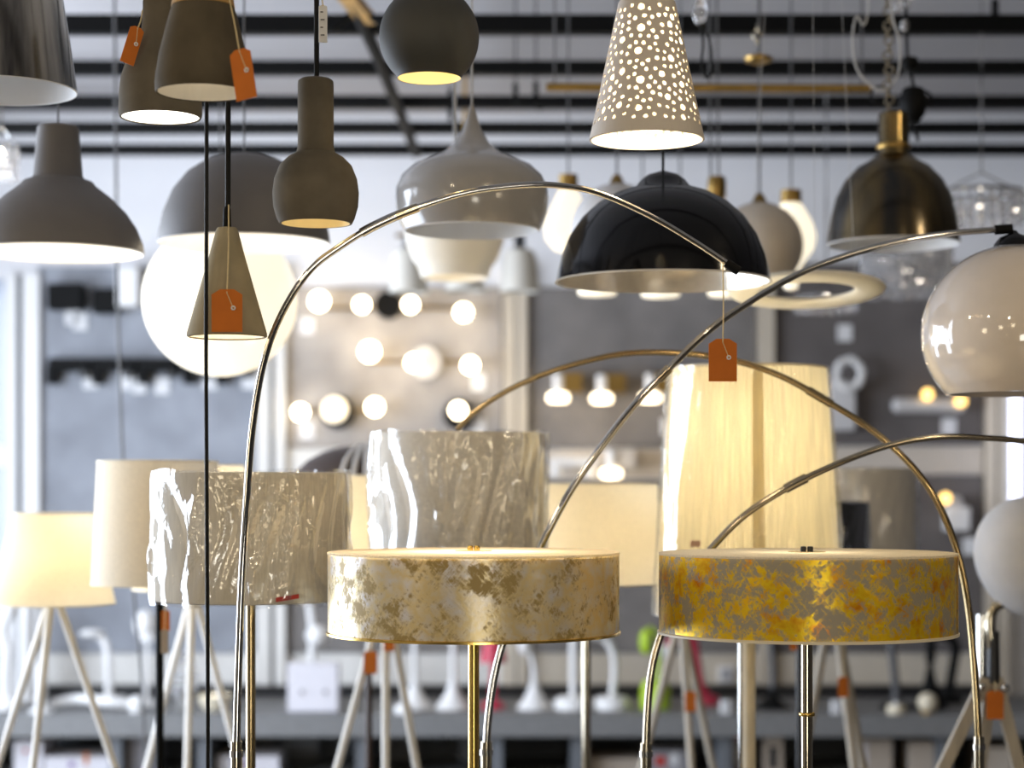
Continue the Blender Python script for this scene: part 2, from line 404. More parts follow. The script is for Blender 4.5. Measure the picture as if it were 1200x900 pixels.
# P2 concrete bottle pendant, lit
d = 3.25; t = thing('concrete_pendant', 'grey concrete bottle pendant with glowing white opening, behind the brown one', 'pendant lamp', P(188, 137, d), PEND)
MB().px(188, d, [(6, -46), (19, -44), (20, -30), (20.5, 20), (22, 34), (29, 52), (40, 74), (46, 92), (48, 112), (48.5, 134), (47, 138), (45, 138), (44, 128), (43, 110)], 64).build('shade', M['concrete'], t)
MB().px(188, d, [(.5, 136.2), (44.8, 136.8)], 48).build('diffuser', M['discw'], t); cord_up(t, 188, -46, d)
# P3 brown concrete, nearer
d = 2.8; t = thing('concrete_pendant', 'brownish concrete bell pendant with wooden cap and cream inside, nearest at top left', 'pendant lamp', P(238, 107, d), PEND)
MB().px(238, d, [(36, 8), (39, 17), (44, 36), (51, 64), (55, 88), (56, 97), (55.5, 107), (54, 109), (52.5, 108)], 64).build('shade', M['concrete2'], t)
MB().px(238, d, [(52.5, 108), (51, 95), (47, 64), (40, 36), (33, 12), (2, 8)], 64).build('lining', M['lining'], t)
MB().px(238, d, [(5, -42), (28, -40), (33, -20), (36, 2), (37.2, 8), (35, 8.6)], 48, caps=(True, True)).build('cap', M['wood'], t); cord_up(t, 238, -42, d)
bulb_light(t, P(238, 70, d), .035, r=.015)
# P4 small cone
d = 3.0; t = thing('cone_pendant', 'slim sandy grey cone pendant hanging low before the glowing globe', 'pendant lamp', P(266, 394, d), PEND)
MB().px(266, d, [(4, 266), (11, 267), (13, 270), (20, 297), (46.5, 390), (47, 394), (45, 395.5), (43.5, 394)], 64).build('shade', M['concrete3'], t)
MB().px(266, d, [(43.5, 394), (18, 300), (2, 290)], 48).build('lining', M['lining'], t)
MB().px(266, d, [(3, 242), (4.5, 246), (5, 266)], 16, caps=(True, True)).build('socket', M['black'], t)
cord_up(t, 267, 242, d, r=.0042, px2=269); bulb_light(t, P(266, 350, d), .55, r=.012)
# P5 concrete with long neck
d = 3.0; t = thing('concrete_pendant', 'sandy concrete pendant with long straight neck over a rounded body', 'pendant lamp', P(369, 260, d), PEND)
MB().px(370, d, [(3, 92), (17, 92.5), (20.5, 95), (21, 100), (21, 172), (23, 179), (32, 184), (42, 194), (48.5, 210), (50.5, 226), (49.5, 242), (45.5, 256), (42.5, 262), (40, 262)], 64).build('shade', M['concrete'], t)
MB().px(370, d, [(40, 262), (41, 250), (38, 236), (2, 232)], 48).build('lining', M['liningwarm'], t)
cord_up(t, 371, 93, d, r=.004); bulb_light(t, P(370, 246, d), .035, (1, .78, .42), .01)
# P6 graphite ball
d = 3.0; t = thing('ball_pendant', 'dark graphite ball pendant with a glowing warm opening below', 'pendant lamp', P(503, 92, d), PEND)
prof = [(58.5*math.sin(PI*i/30)+.01, 43.5-59.5*math.cos(PI*i/30)) for i in range(0, 24)]+[(38, 90.5), (37.5, 92)]
MB().px(503, d, prof, 64).build('shade', M['graphite'], t)
MB().px(503, d, [(37.5, 92), (36.3, 91.5), (41, 82), (40, 70), (2, 62)], 48).build('lining', M['liningwarm'], t)
cord_up(t, 503, -18, d); bulb_light(t, P(503, 77, d), .10, (1, .80, .45), .01)
# P7 perforated porcelain
d = 3.0; t = thing('perforated_pendant', 'white tapered pendant pierced with many small glowing round holes', 'pendant lamp', P(758, 163, d), PEND)
def perforated(parent):
    k = d/F; r0, r1, y0, y1 = 33.5, 67.5, 4.0, 164.0
    rm = 52.0; W = 2*PI*rm; H = y1-y0; holes = []; rnd = random.Random(3)
    def rad(v): return r0+(r1-r0)*v/H
    for want, rr, lim in ((46, 4.3, 15), (900, 2.55, 0)):
        tries = 0; c = 0
        while c < want and tries < 60000:
            tries += 1
            u, v = rnd.uniform(0, W), rnd.uniform(9, H-16)
            s = rad(v)/rm; r = rr*rnd.uniform(.88, 1.1); ok = True
            for (a, b, q) in holes:
                du = abs(a-u); du = min(du, W-du)*s
                if du*du+(b-v)**2 < (q+r+(lim if q > 4 and rr > 4 else 2.9))**2: ok = False; break
            if ok and r/s < u < W-r/s: holes.append((u, v, r)); c += 1
    verts, edges = [], []
    def loop(pts):
        n = len(verts); verts.extend(Vector(p) for p in pts)
        edges.extend((n+i, n+(i+1) % len(pts)) for i in range(len(pts)))
    NC = 72
    n0 = len(verts)
    bound = [(W*i/NC, 0) for i in range(NC)]+[(W, H*j/12) for j in range(12)]+[(W*(NC-i)/NC, H) for i in range(NC)]+[(0, H*(12-j)/12) for j in range(12)]
    loop(bound)
    for (u, v, r) in holes:
        s = rad(v)/rm
        loop([(u+r/s*math.cos(2*PI*q/10), v+r*math.sin(2*PI*q/10)) for q in range(10)])
    for i in range(1, NC):
        for j in range(1, 12):
            u, v = W*i/NC, H*j/12
            if all(((u-a)*rad(b)/rm)**2+(v-b)**2 > (r+1.0)**2 for a, b, r in holes): verts.append(Vector((u, v)))
    vo, eo, fo, *_ = delaunay_2d_cdt(verts, edges, [], 0, 1e-4)
    grid = {}
    for h in holes:
        grid.setdefault((int(h[0]//15), int(h[1]//15)), []).append(h)
    faces, inner = [], []
    for q in fo:
        cx = sum(vo[i].x for i in q)/len(q); cy = sum(vo[i].y for i in q)/len(q); inside = False
        for gi in (-1, 0, 1):
            for gj in (-1, 0, 1):
                for (a, b, r) in grid.get((int(cx//15)+gi, int(cy//15)+gj), ()):
                    s = rad(b)/rm
                    if ((cx-a)*s)**2+(cy-b)**2 < (r*.97)**2: inside = True
        (inner if inside else faces).append(list(q))
    c = P(758, 0, d); pts = []
    for p in vo:
        a = 2*PI*p.x/W; r = rad(p.y)*k
        pts.append((c.x+(p.y/H-.5)*0+r*math.cos(a), d+r*math.sin(a), Z(y0+p.y, d)))
    b = MB().add(pts, faces); o = b.build('shade', M['porcelain'], parent, flat=True)
    import bmesh
    bm = bmesh.new(); bm.from_mesh(o.data); bmesh.ops.remove_doubles(bm, verts=bm.verts, dist=1e-6); bmesh.ops.recalc_face_normals(bm, faces=bm.faces); bm.to_mesh(o.data); bm.free()
    k2 = 1-.0012/(rm*k)
    b2 = MB().add([(c.x+(q[0]-c.x)*k2, d+(q[1]-d)*k2, q[2]) for q in pts], inner).build('glowing_hole', M['membrane'], parent, label='thin glowing spots in the pierced wall', kind='stuff')
    so = o.modifiers.new('thickness', 'SOLIDIFY'); so.thickness = .0032; so.offset = -1
perforated(t)
MB().px(758, d, [(1, -4), (20, -3), (31, 0), (33.5, 4), (30, 6), (1, 6)], 40).build('cap', M['porcelain'], t)
MB().sphere(P(758, 84, d), .020, 20, 12, 1.25).build('bulb', M['discw'], t)
cord_up(t, 758, -4, d); bulb_light(t, P(758, 122, d), 2.0, (1, .82, .55), .02); bulb_light(t, P(758, 45, d), 1.2, (1, .82, .55), .015)
# P8 grey factory dome, left
d = 3.9; t = thing('dome_pendant', 'wide grey dome pendant with a tall collar at the left edge', 'pendant lamp', P(68, 296, d), PEND)
MB().px(68, d, [(4, 146), (21, 147), (24, 150), (28.5, 206), (31, 210), (40, 213), (44, 218), (62, 232), (79, 249), (91, 267), (98, 284), (100, 296)], 72).build('shade', M['greymetal'], t)
MB().px(68, d, [(100, 296), (98.5, 297), (96, 284), (89, 268), (77, 252), (60, 236), (30, 222), (2, 220)], 72).build('lining', M['liningwhite'], t)
cord_up(t, 68, 147, d, 'cordgrey', .002); bulb_light(t, P(68, 275, d), 1.5, (1, .84, .60), .03)
# P9 grey dome above the globe
d = 4.2; t = thing('dome_pendant', 'smooth grey dome pendant just above the glowing white globe', 'pendant lamp', P(286, 284, d), PEND)
MB().px(286, d, [(3, 180), (22, 182), (45, 189), (66, 203), (83, 224), (94, 250), (99.5, 274), (100.5, 285)], 72).build('shade', M['greymetal'], t)
MB().px(286, d, [(100.5, 285), (99, 286), (97, 274), (92, 252), (80, 227), (62, 206), (40, 194), (2, 190)], 72).build('lining', M['liningwhite'], t)
cord_up(t, 286, 181, d, 'cordgrey', .002); bulb_light(t, P(286, 262, d), 1.3, (1, .84, .60), .03)
# lit opal globe
d = 5.0; t = thing('globe_pendant', 'big glowing white opal globe pendant below the grey dome', 'pendant lamp', P(258, 441, d), PEND)
MB().sphere(P(258, 351, d), 90*d/F, 56, 32).build('shade', M['globe'], t)
MB().px(258, d, [(1, 244), (16, 246), (18, 262), (24, 268)], 24).build('cap', M['chrome'], t); cord_up(t, 258, 246, d, 'cordgrey', .002)
# P10 gloss grey onion
d = 3.9; t = thing('onion_pendant', 'glossy grey onion shaped pendant drawn up to a point', 'pendant lamp', P(553, 269, d), PEND)
prof = [(1.5, 122), (4, 128), (7, 140), (12, 154), (21, 168), (34, 179), (52, 187), (70, 195), (82, 206), (88.5, 220), (90, 233), (88, 250), (84, 262), (80, 270)]
MB().px(553, d, prof, 72).build('shade', M['glossgrey'], t)
MB().px(553, d, [(80, 270), (78, 271), (82, 261), (86, 248), (84, 222), (66, 200), (2, 190)], 72).build('lining', M['liningwhite'], t)
cord_up(t, 553, 123, d, 'cordclear', .002)
MB().tube([P(534, 184, d), P(533, 120, d), Vector((X(533, d), d, CZ))], .0022, 6).build('cord', M['cordclear'], t)
# P11 black gloss dome
d = 3.7; t = thing('dome_pendant', 'large glossy black dome pendant with silver inside', 'pendant lamp', P(777, 328, d), PEND)
prof = [(2, 200), (8, 202), (18, 205), (26, 211), (32, 219), (54, 226), (76, 238), (95, 255), (110, 277), (119, 300), (123.5, 318), (125.5, 329)]
MB().px(777, d, prof, 80).build('shade', M['blackgloss'], t)
MB().px(777, d, [(125.5, 329), (127, 331), (124, 331), (121, 318), (117, 302), (108, 280), (92, 259), (74, 242), (40, 230), (2, 228)], 80).build('lining', M['silverleaf'], t)
cord_up(t, 777, 201, d, r=.0026)
# P13 bronze dome with chain
d = 4.6; t = thing('dome_pendant', 'dark bronze dome pendant with straight neck hung on a chain', 'pendant lamp', P(1047, 286, d), PEND)
prof = [(17.5, 134), (18, 150), (18, 176), (19, 182), (24, 186), (42, 196), (57, 212), (67, 232), (73, 256), (76, 276), (77, 286)]
MB().px(1047, d, [(1, 131), (14, 132)]+prof, 64).build('shade', M['bronze'], t)
MB().px(1047, d, [(77, 286), (76, 287), (74, 276), (70, 256), (63, 232), (40, 202), (2, 196)], 64).build('lining', M['liningwhite'], t)
MB().px(1047, d, [(19, 169), (20, 171), (20, 173), (19, 175)], 40).build('band', M['brassdull'], t)
z0 = Z(131, d); zt = CZ; n = int((zt-z0)/.017); link = None
for i in range(n):
    c = (X(1041, d)+.003*math.sin(i*1.7), d, z0+.010+(zt-z0-.012)*i/(n-1))
    q = MB().ring(c, .0105, .0026, ((1, 0, 0), (.35, 1, 0))[i % 2], 12, 6).build('chain_link', M['nickel'], t)
# ring lamp
d = 4.1; t = thing('ring_pendant', 'flat cream ring shaped pendant with an open centre', 'pendant lamp', P(945, 340, d), PEND)
pr = []
for i in range(24):
    a = 2*PI*i/24; pr.append((74+18*math.cos(a), 340+(6.2*math.sin(a))))
mb = MB(); mb.px(945, d, pr, 72, closed=True); c = P(945, 340, d); rt = Matrix.Rotation(math.radians(-6.6), 3, 'X')
mb.v = [c+rt @ (p-c) for p in mb.v]; mb.build('ring', M['ring'], t)
for a in (.5, 2.6, 4.7):
    p = P(945, 332, d); q = c+rt @ Vector((73*d/F*math.cos(a), 73*d/F*math.sin(a), 0))
    MB().tube([q, Vector((p.x+.05*math.cos(a), d+.05*math.sin(a), CZ))], .0004, 5).build('wire', M['cordclear'], t)
# small lamps behind the black dome
def pear(px, d, cap, prof, label):
    t = thing('pear_pendant', label, 'pendant lamp', P(px, prof[-1][1], d), PEND)
    MB().px(px, d, prof, 40).build('shade', M['pear'], t)
    MB().px(px, d, [(1, cap[1]), (cap[0], cap[1]+1), (cap[0]+.5, cap[2])], 24, caps=(False, True)).build('cap', M['brassdull'], t)
    cord_up(t, px, cap[1], d, 'cordgrey', .0026)
pear(666, 5.6, (11, 204, 222), [(10, 222), (15, 232), (23, 248), (29, 264), (27, 280), (17, 293), (1, 298)], 'glowing white pear shaped pendant left of the black dome')
pear(927, 5.6, (12, 222, 238), [(11, 238), (16, 245), (26, 262), (30, 278), (27, 292), (17, 306), (9, 318), (8, 338), (1, 340)], 'glowing white glass pendant with narrow foot right of the black dome')
def ball(px, py, r, d, m, label):
    t = thing('ball_pendant', label, 'pendant lamp', P(px, py+r, d), PEND)
    MB().sphere(P(px, py, d), r*d/F, 40, 24).build('shade', M[m], t)
    MB().px(px, d, [(2, py-r-11), (5, py-r-9), (9, py-r), (14, py-r+4)], 20).build('cap', M['brassdull'], t)
    cord_up(t, px, py-r-10, d, 'cordgrey', .003)
ball(723, 270, 55, 5.2, 'whitematte', 'matte pale grey ball pendant half hidden by the black dome, on its left')
ball(890, 288, 51, 5.2, 'beigepaint', 'matte beige ball pendant half hidden by the black dome, on its right')
d = 5.9; t = thing('bar_pendant', 'bar pendant with three lit capsules below the black dome', 'pendant lamp', P(775, 345, d), PEND)
MB().box(P(775, 326, d), (.46, .03, .03)).build('bar', M['brassdull'], t)
for px, py in ((700, 342), (774, 344), (852, 343)):
    MB().px(px, d, [(1, py-6), (20, py-5), (22.5, py-2), (22.5, py+2), (20, py+4), (1, py+5)], 28).build('bulb', M['pear'], t)
    MB().px(px, d, [(5, py-18), (7, py-6)], 16).build('socket', M['brassdull'], t)
for px in (753, 797): cord_up(t, px, 326, d, 'cordgrey', .0026)
d = 5.4; t = thing('socket_pendant', 'small brass socket pendant hanging behind the black dome', 'pendant lamp', P(840, 232, d), PEND)
MB().px(840, d, [(1, 206), (9, 207), (11, 212), (11, 230), (8, 236), (1, 236)], 24).build('socket', M['brassdull'], t)
for px in (833, 842): cord_up(t, px, 208, d, 'cordgrey', .003, px2=px-4)
# frosted bell behind the onion lamp
d = 5.5; t = thing('bell_pendant', 'cream frosted bell pendant hanging behind the glossy onion pendant', 'pendant lamp', P(533, 325, d), PEND)
MB().px(533, d, [(3, 214), (40, 218), (58, 240), (60, 262), (57, 284), (50, 304), (43, 312), (41, 319), (39, 326), (37, 326), (39, 312), (46, 302), (54, 282), (57, 262), (50, 236), (2, 222)], 56).build('shade', M['bellglass'], t)
cord_up(t, 533, 214, d, 'cordclear', .002)
bulb_light(t, P(533, 280, d), .8)
d = 7.4; t = thing('cluster_pendant', 'hanging light with three white glass cylinders below the onion pendant', 'pendant lamp', P(545, 342, d))
MB().tube([P(464, 276, d), P(545, 268, d), P(606, 276, d)], .008, 8).build('bar', M['brassdull'], t)
MB().tube([P(545, 268, d), Vector((X(545, d), d, CZ))], .008, 8).build('rod', M['brassdull'], t)
for px, a, b, r in ((479, 294, 343, 22), (545, 296, 341, 22), (609, 294, 342, 22)):
    MB().px(px, d, [(4, a-4), (r-6, a), (r-2, a+8), (r, b-6), (r+1, b), (r-2, b), (r-4, a+10), (2, a+2)], 32).build('glass', M['bellglass'], t)
    MB().px(px, d, [(1, 274), (6, 275), (7, a-2)], 16, caps=(False, True)).build('socket', M['blackmetal'], t)

# brass rod and crystal fixtures near the ceiling on the right
d = 5.3; t = thing('ceiling_rod', 'long brass rod hanging below the ceiling, behind the pierced pendant', 'rod', P(830, 102, d))
MB().tube([P(640, 102, d), P(1020, 104, d)], .012, 10).build('bar', M['brassdull'], t)
for px in (650, 1010): MB().tube([P(px, 102, d), Vector((X(px, d), d, CZ))], .003, 6).build('wire', M['cordgrey'], t)
d = 5.0; t = thing('ceiling_dish', 'small brass canopy dish on a thin rod left of the bronze dome', 'canopy', P(889, 72, d))
MB().px(889, d, [(1, 62), (8, 64), (17, 68), (16, 72), (4, 76), (1, 76)], 28).build('dish', M['brassdull'], t)
MB().tube([P(889, 64, d), Vector((X(889, d), d, CZ))], .002, 6).build('rod', M['cordgrey'], t)
for k in range(3): MB().ring(P(887, 48-k*7, d), .011, .002, ((1, 0, 0), (0, 1, 0))[k % 2], 14, 5).build('chain_link', M['nickel'], t)
d = 4.5; t = thing('wire_hoop', 'thin grey cable loop beside the chain of the bronze dome', 'cable', P(1030, 100, d))
MB().tube(smooth_path([Vector((X(1026, d), d, CZ)), P(1018, 2, d), P(1003, 20, d), P(999, 50, d), P(1004, 80, d), P(1018, 98, d), P(1034, 106, d), P(1052, 88, d), P(1054, 50, d), P(1046, 20, d), P(1040, -30, d)]), .0022, 6).build('cable', M['cordclear'], t)
d = 4.75; t = thing('black_hook', 'black bracket and hooks behind the neck of the bronze dome', 'bracket', P(1070, 130, d))
MB().tube(smooth_path([P(1060, -60, d), P(1062, 20, d), P(1064, 70, d), P(1072, 110, d), P(1068, 135, d), P(1076, 165, d)]), .004, 8).build('arm', M['black'], t)
MB().px(1066, d, [(1, 66), (9, 68), (11, 76), (8, 82), (1, 83)], 18).build('knob', M['black'], t)
MB().px(1070, d, [(1, 100), (12, 104), (17, 118), (14, 134), (8, 142), (1, 143)], 18).build('clamp', M['black'], t)
for px, py, r in ((1032, 112, 11), (1083, 116, 9)): MB().ring(P(px, py, d), r*d/F, .003, (0, 1, 0), 18, 6).build('hook', M['black'], t)
MB().tube([P(1062, -60, d), Vector((X(1062, d), d, CZ))], .004, 6).build('rod', M['black'], t)
for px, py in ((1060, 30), (1052, 8), (1064, 2)): MB().sphere(P(px, py, d-.01), .012, 10, 6, 1.3).build('crystal_drop', M['crystal'], t)
def crystals(name, label, cx, d, r, y0, y1, strands, rows, bead, seed):
    t = thing(name, label, 'chandelier', P(cx, y1, d), 'crystal chandeliers'); rnd = random.Random(seed)
    MB().ring(P(cx, y0, d), r*d/F, .006, (0, 0, 1), 40, 6).build('hoop', M['chrome'], t)
    MB().tube([P(cx-r, y0, d), P(cx, y0-24, d), P(cx+r, y0, d)], .003, 6).build('hanger', M['chrome'], t)
    MB().tube([P(cx, y0-24, d), Vector((X(cx, d), d, CZ))], .003, 6).build('rod', M['chrome'], t)
    for i in range(strands):
        a = 2*PI*i/strands; mb = MB(); c = P(cx, y0, d)
        x, y = c.x+r*d/F*math.cos(a), d+r*d/F*math.sin(a)
        for k in range(rows):
            z = Z(y0+(y1-y0)*(k+.5)/rows, d); s = bead*d/F*rnd.uniform(.85, 1.1); q = rnd.uniform(0, PI)
            v = [(x, y, z+s*1.2), (x, y, z-s*1.2)]+[(x+s*.9*math.cos(q+u*PI/2), y+s*.9*math.sin(q+u*PI/2), z) for u in range(4)]
            mb.add(v, [(0, 2+u, 2+(u+1) % 4) for u in range(4)]+[(1, 2+(u+1) % 4, 2+u) for u in range(4)])
        mb.build('crystal_strand', M['crystal'], t, flat=True)
    bulb_light(t, P(cx, (y0+y1)/2, d), .7, (1, .88, .72), .012)
crystals('crystal_chandelier', 'drum of clear cut glass strands below the bronze dome', 1062, 6.2, 50, 286, 346, 34, 9, 6.0, 1)
crystals('crystal_chandelier', 'shallow clear cut glass chandelier behind the cream ring', 968, 6.6, 34, 348, 366, 20, 2, 5, 2)
crystals('crystal_chandelier', 'wide clear glass chandelier at the right edge above the arc lamp globe', 1150, 6.0, 48, 226, 262, 24, 4, 6, 3)
crystals('crystal_chandelier', 'small sparkling glass chandelier at the left edge above the grey dome', 2, 5.4, 17, 172, 212, 16, 5, 5, 4)
# hooks and holders on the rails
for px, y0, y1, d, lb in ((628, 96, 124, 6.62, 'small black hook on a ceiling rail left of the pierced pendant'), (528, 104, 140, 7.18, 'small black clip on a ceiling rail above the onion pendant'),
                          (1166, 0, 22, 6.0, 'small black clip on a ceiling rail at the top right corner'), (604, 98, 118, 6.6, 'thin black hook beside the end of the brass rod')):
    t = thing('rail_hook', lb, 'hook', P(px, y0, d), 'small black hooks on the ceiling rails'); k = d/F
    zr = RAILZ+.02
    MB().box((X(px, d), d, (Z(y0, d)+Z(y1, d))/2), (.018, .02, Z(y0, d)-Z(y1, d))).build('body', M['black'], t)
    MB().tube([Vector((X(px, d), d, Z(y0, d)-.005)), Vector((X(px, d), d, CZ))], .003, 6).build('stem', M['black'], t)
    MB().tube(smooth_path([P(px, y1, d), P(px+3, y1+5, d), P(px+8, y1+3, d), P(px+8, y1-3, d)], 5), .003, 6).build('hook', M['black'], t)
d = 4.4; t = thing('bulb_holder', 'clear bulb holder with two black leads beside the top of the pierced pendant', 'bulb holder', P(820, 20, d))
MB().px(820, d, [(1, -2), (5, 0), (8, 8), (9, 18), (6, 27), (1, 30)], 20).build('holder', M['crystal'], t)
MB().tube([P(820, 0, d), Vector((X(820, d), d, CZ))], .003, 8).build('cord', M['cordclear'], t)
for dx in (0, 1): MB().tube(smooth_path([P(820+dx*2, 26, d), P(824+dx*8, 50, d), P(822+dx*12, 78, d), P(828+dx*2, 92, d)], 6), .0032, 6).build('lead', M['cordblack'], t)
# loose cables
d = 2.92; t = thing('hanging_cable', 'straight black cable hanging from ceiling to floor left of the cone pendant', 'cable', (X(243, d), d, 0))
MB().tube(smooth_path([Vector((X(243, d), d+.0, CZ)), P(242, 200, d), P(241.5, 420, d), P(242.5, 620, d), P(243.5, 900, d), Vector((X(244, d), d-.03, .5)), Vector((X(238, d), d-.19, .01))], 6), .0031, 8).build('cable', M['cordblack'], t)
d = 5.6; t = thing('hanging_cable', 'thin slanting grey cable in front of the grey board at left', 'cable', (X(175, d), d, 0))
MB().tube(smooth_path([Vector((X(133, d), d, CZ)), P(136, 200, d), P(138, 350, d), P(144, 540, d), P(157, 700, d), P(168, 840, d), Vector((X(178, d), d, .01))], 6), .0042, 8).build('cable', M['cordgrey'], t)

# ------------------------------------------------------------------ arc lamps
def foot(t, x, d, r=.14, m='chrome'):
    MB().lathe((x, d), [(.001, .035), (r-.01, .034), (r, .025), (r, 0), (.001, 0)], 40).build('base', M[m], t)
def arc(label, pts, dfun, rr, m, sleeves, tip=None):
    """pts: pixels from the lower pole to the tip"""
    x0 = X(pts[0][0], dfun(pts[0][0])); d0 = dfun(pts[0][0])
    t = thing('arc_lamp', label, 'floor lamp', (x0, d0, 0), 'slim arc lamps with curved metal arms')
    w_ = smooth_path([P(x, y, dfun(x)) for x, y in pts], 10)
    n = len(w_)
    MB().tube(w_, [rr[0]+(rr[1]-rr[0])*i/(n-1) for i in range(n)], 12).build('arm', M[m], t)
    MB().tube([Vector((x0, d0, .03)), Vector((x0, d0, w_[0].z+.02))], rr[0]*1.45, 14).build('pole', M['nickel'], t)
    MB().tube([w_[0]-Vector((0, 0, .004)), w_[0]+Vector((0, 0, .006))], rr[0]*1.75, 14).build('collar', M['chrome'], t)
    for (xa, ya, xb, yb, ms) in sleeves:
        # the stretch of the arm nearest to the two pixels
        def near(x, y): return min(range(n), key=lambda i: (w_[i]-P(x, y, dfun(x))).length)
        i, j = sorted((near(xa, ya), near(xb, yb)))
        if j == i: j = i+1
        MB().tube(w_[i:j+1], rr[0]*1.22, 12).build('sleeve', M[ms], t)
    foot(t, x0, d0)
    return t
a1 = arc('tall arc lamp whose bare arm sweeps from lower left across the onion pendant',
    [(277, 884), (279, 800), (283, 690), (289, 590), (296, 500), (309, 425), (330, 368), (362, 318), (400, 288), (440, 264), (490, 243), (545, 226), (600, 218), (650, 217), (700, 226), (760, 252), (815, 284), (866, 318)],
    lambda x: 3.0, (.0060, .0044), 'chrome', [(424, 274, 466, 253, 'chrome'), (466, 253, 490, 243, 'nickel'), (852, 308, 868, 319, 'black')])
a2 = arc('arc lamp curving up behind the silver drum to the shiny beige globe',
    [(570, 882), (572, 845), (578, 800), (588, 758), (606, 706), (634, 640), (668, 576), (706, 522), (742, 476), (780, 436), (830, 388), (880, 353), (940, 319), (1000, 297), (1060, 282), (1120, 273), (1186, 268)],
    lambda x: 3.52, (.0072, .0056), 'chrome', [(772, 444, 786, 430, 'nickel'), (1165, 269, 1187, 268, 'black')])
d = 3.52
MB().px(1188, d, [(3, 270), (6, 274), (16, 278), (22, 285), (24, 291), (2, 291)], 32).build('holder', M['blackgloss'], a2); MB().ring(P(1188, 291, d), 24*d/F, .0028, (0, 0, 1), 40, 7).build('holder_rim', M['chrome'], a2)
R = 107
prof = [(22, 291)]+[(R*math.sin(a), 391-R*math.cos(a)*.97) for a in [math.radians(q) for q in range(16, 134, 4)]]
prof = [p for p in prof if p[1] < 461]+[(78, 462)]
MB().px(1188, d, prof+[(75, 462), (70, 455)], 80).build('globe', M['opalbeige'], a2, label='shiny beige globe with open bottom')
A3D = lambda x: 3.55+(1145-x)/610*.35
a3 = arc('bronze arc lamp rising right of the gold drum and reaching left to a wrapped shade',
    [(1147, 876), (1143, 800), (1136, 720), (1124, 655), (1108, 608), (1086, 568), (1055, 532), (1015, 499), (965, 468), (920, 443), (870, 425), (820, 416), (760, 413), (710, 418), (650, 434), (600, 455), (560, 480), (536, 503)],
    A3D, (.0068, .0056), 'bronzetube', [(948, 457, 976, 474, 'bronzetube')])
a4 = arc('small arc lamp curving up behind the gold drum and out at the right edge',
    [(757, 884), (758, 850), (761, 805), (768, 765), (784, 720), (808, 676), (836, 640), (870, 606), (905, 582), (945, 560), (1000, 536), (1050, 520), (1100, 512), (1150, 513), (1205, 518), (1270, 534), (1320, 560)],
    lambda x: 3.5, (.0072, .0050), 'nickel', [(922, 573, 946, 560, 'nickel')])

# ------------------------------------------------------------------ drum floor lamps
def drum_lamp(label, cx, d, R, y0, y1, m, mrim, mpole, pole_r, finial):
    x = X(cx, d); t = thing('drum_floor_lamp', label, 'floor lamp', (x, d, 0), 'drum floor lamps with leaf coated shades')
    MB().px(cx, d, [(R-1, y0+.4), (R, y0+1), (R, y1-1)], 96).build('shade', M[m], t)
    MB().px(cx, d, [(R, y1-2.2), (R+2, y1-1.4), (R+2, y1+1.2), (R-1.5, y1+1.2), (R-2, y1-4), (R-2, y0+4)], 96).build('rim', M[mrim], t)
    MB().px(cx, d, [(R+.6, y0+2.2), (R+.6, y0-.2), (R-1, y0-.8), (.5, y0-.8)], 96).build('top_diffuser', M['diffuser'], t); td = ORG_LAST[0]
    MB().px(cx, d, [(.5, y1-8), (R-3, y1-8)], 64).build('bottom_diffuser', M['diffuser'], t)
    f = MB()
    MB().px(cx, d, [(22, y0-1), (22, y0-2), (.5, y0-2)], 32).build('top_plate', M['diffuser' if finial == 'brass' else 'nickel'], t)
    for k in (-4, 4): f.px(cx+k, d, [(.3, y0-8), (3.2, y0-7.6), (3.6, y0-5), (3.2, y0-1)], 14)
    f.build('finial', M[finial], td)
    MB().tube([Vector((x, d, .02)), Vector((x, d, Z(y1-10, d)))], pole_r, 20).build('pole', M[mpole], t)
    foot(t, x, d, .16, mpole)
    return t
sd = drum_lamp('floor lamp with silver and pale gold leaf drum shade on a brass pole', 555, 3.2, 170.5, 647, 741, 'silvergold', 'brass', 'brass', .0092, 'brass')
g = drum_lamp('floor lamp with bright yellow gold leaf drum shade on a nickel pole', 945.5, 3.2, 173, 648, 741, 'goldleaf', 'creampaint', 'nickel', .0096, 'blackmetal')
bulb_light(sd, P(555, 694, 3.2), 3.6, (1, .88, .66), .03); bulb_light(g, P(945.5, 694, 3.2), .8, (1, .82, .55), .03)
MB().px(945.5, 3.2, [(9, 835), (9.6, 836), (9.6, 838), (9, 839)], 24).build('collar', M['brass'], g)
a = math.radians(-19.5); c = P(945.5, 0, 3.2); rr = 173.6*3.2/F
mb = MB(); v = []
for i in range(7):
    q = a+math.radians(4.0)*i
    for z in (Z(650, 3.2), Z(740, 3.2)): v.append((c.x+rr*math.cos(q), 3.2+rr*math.sin(q), z))
mb.add(v, [(2*i, 2*i+2, 2*i+3, 2*i+1) for i in range(6)]).build('seam_strip', M['goldleaf'], g)

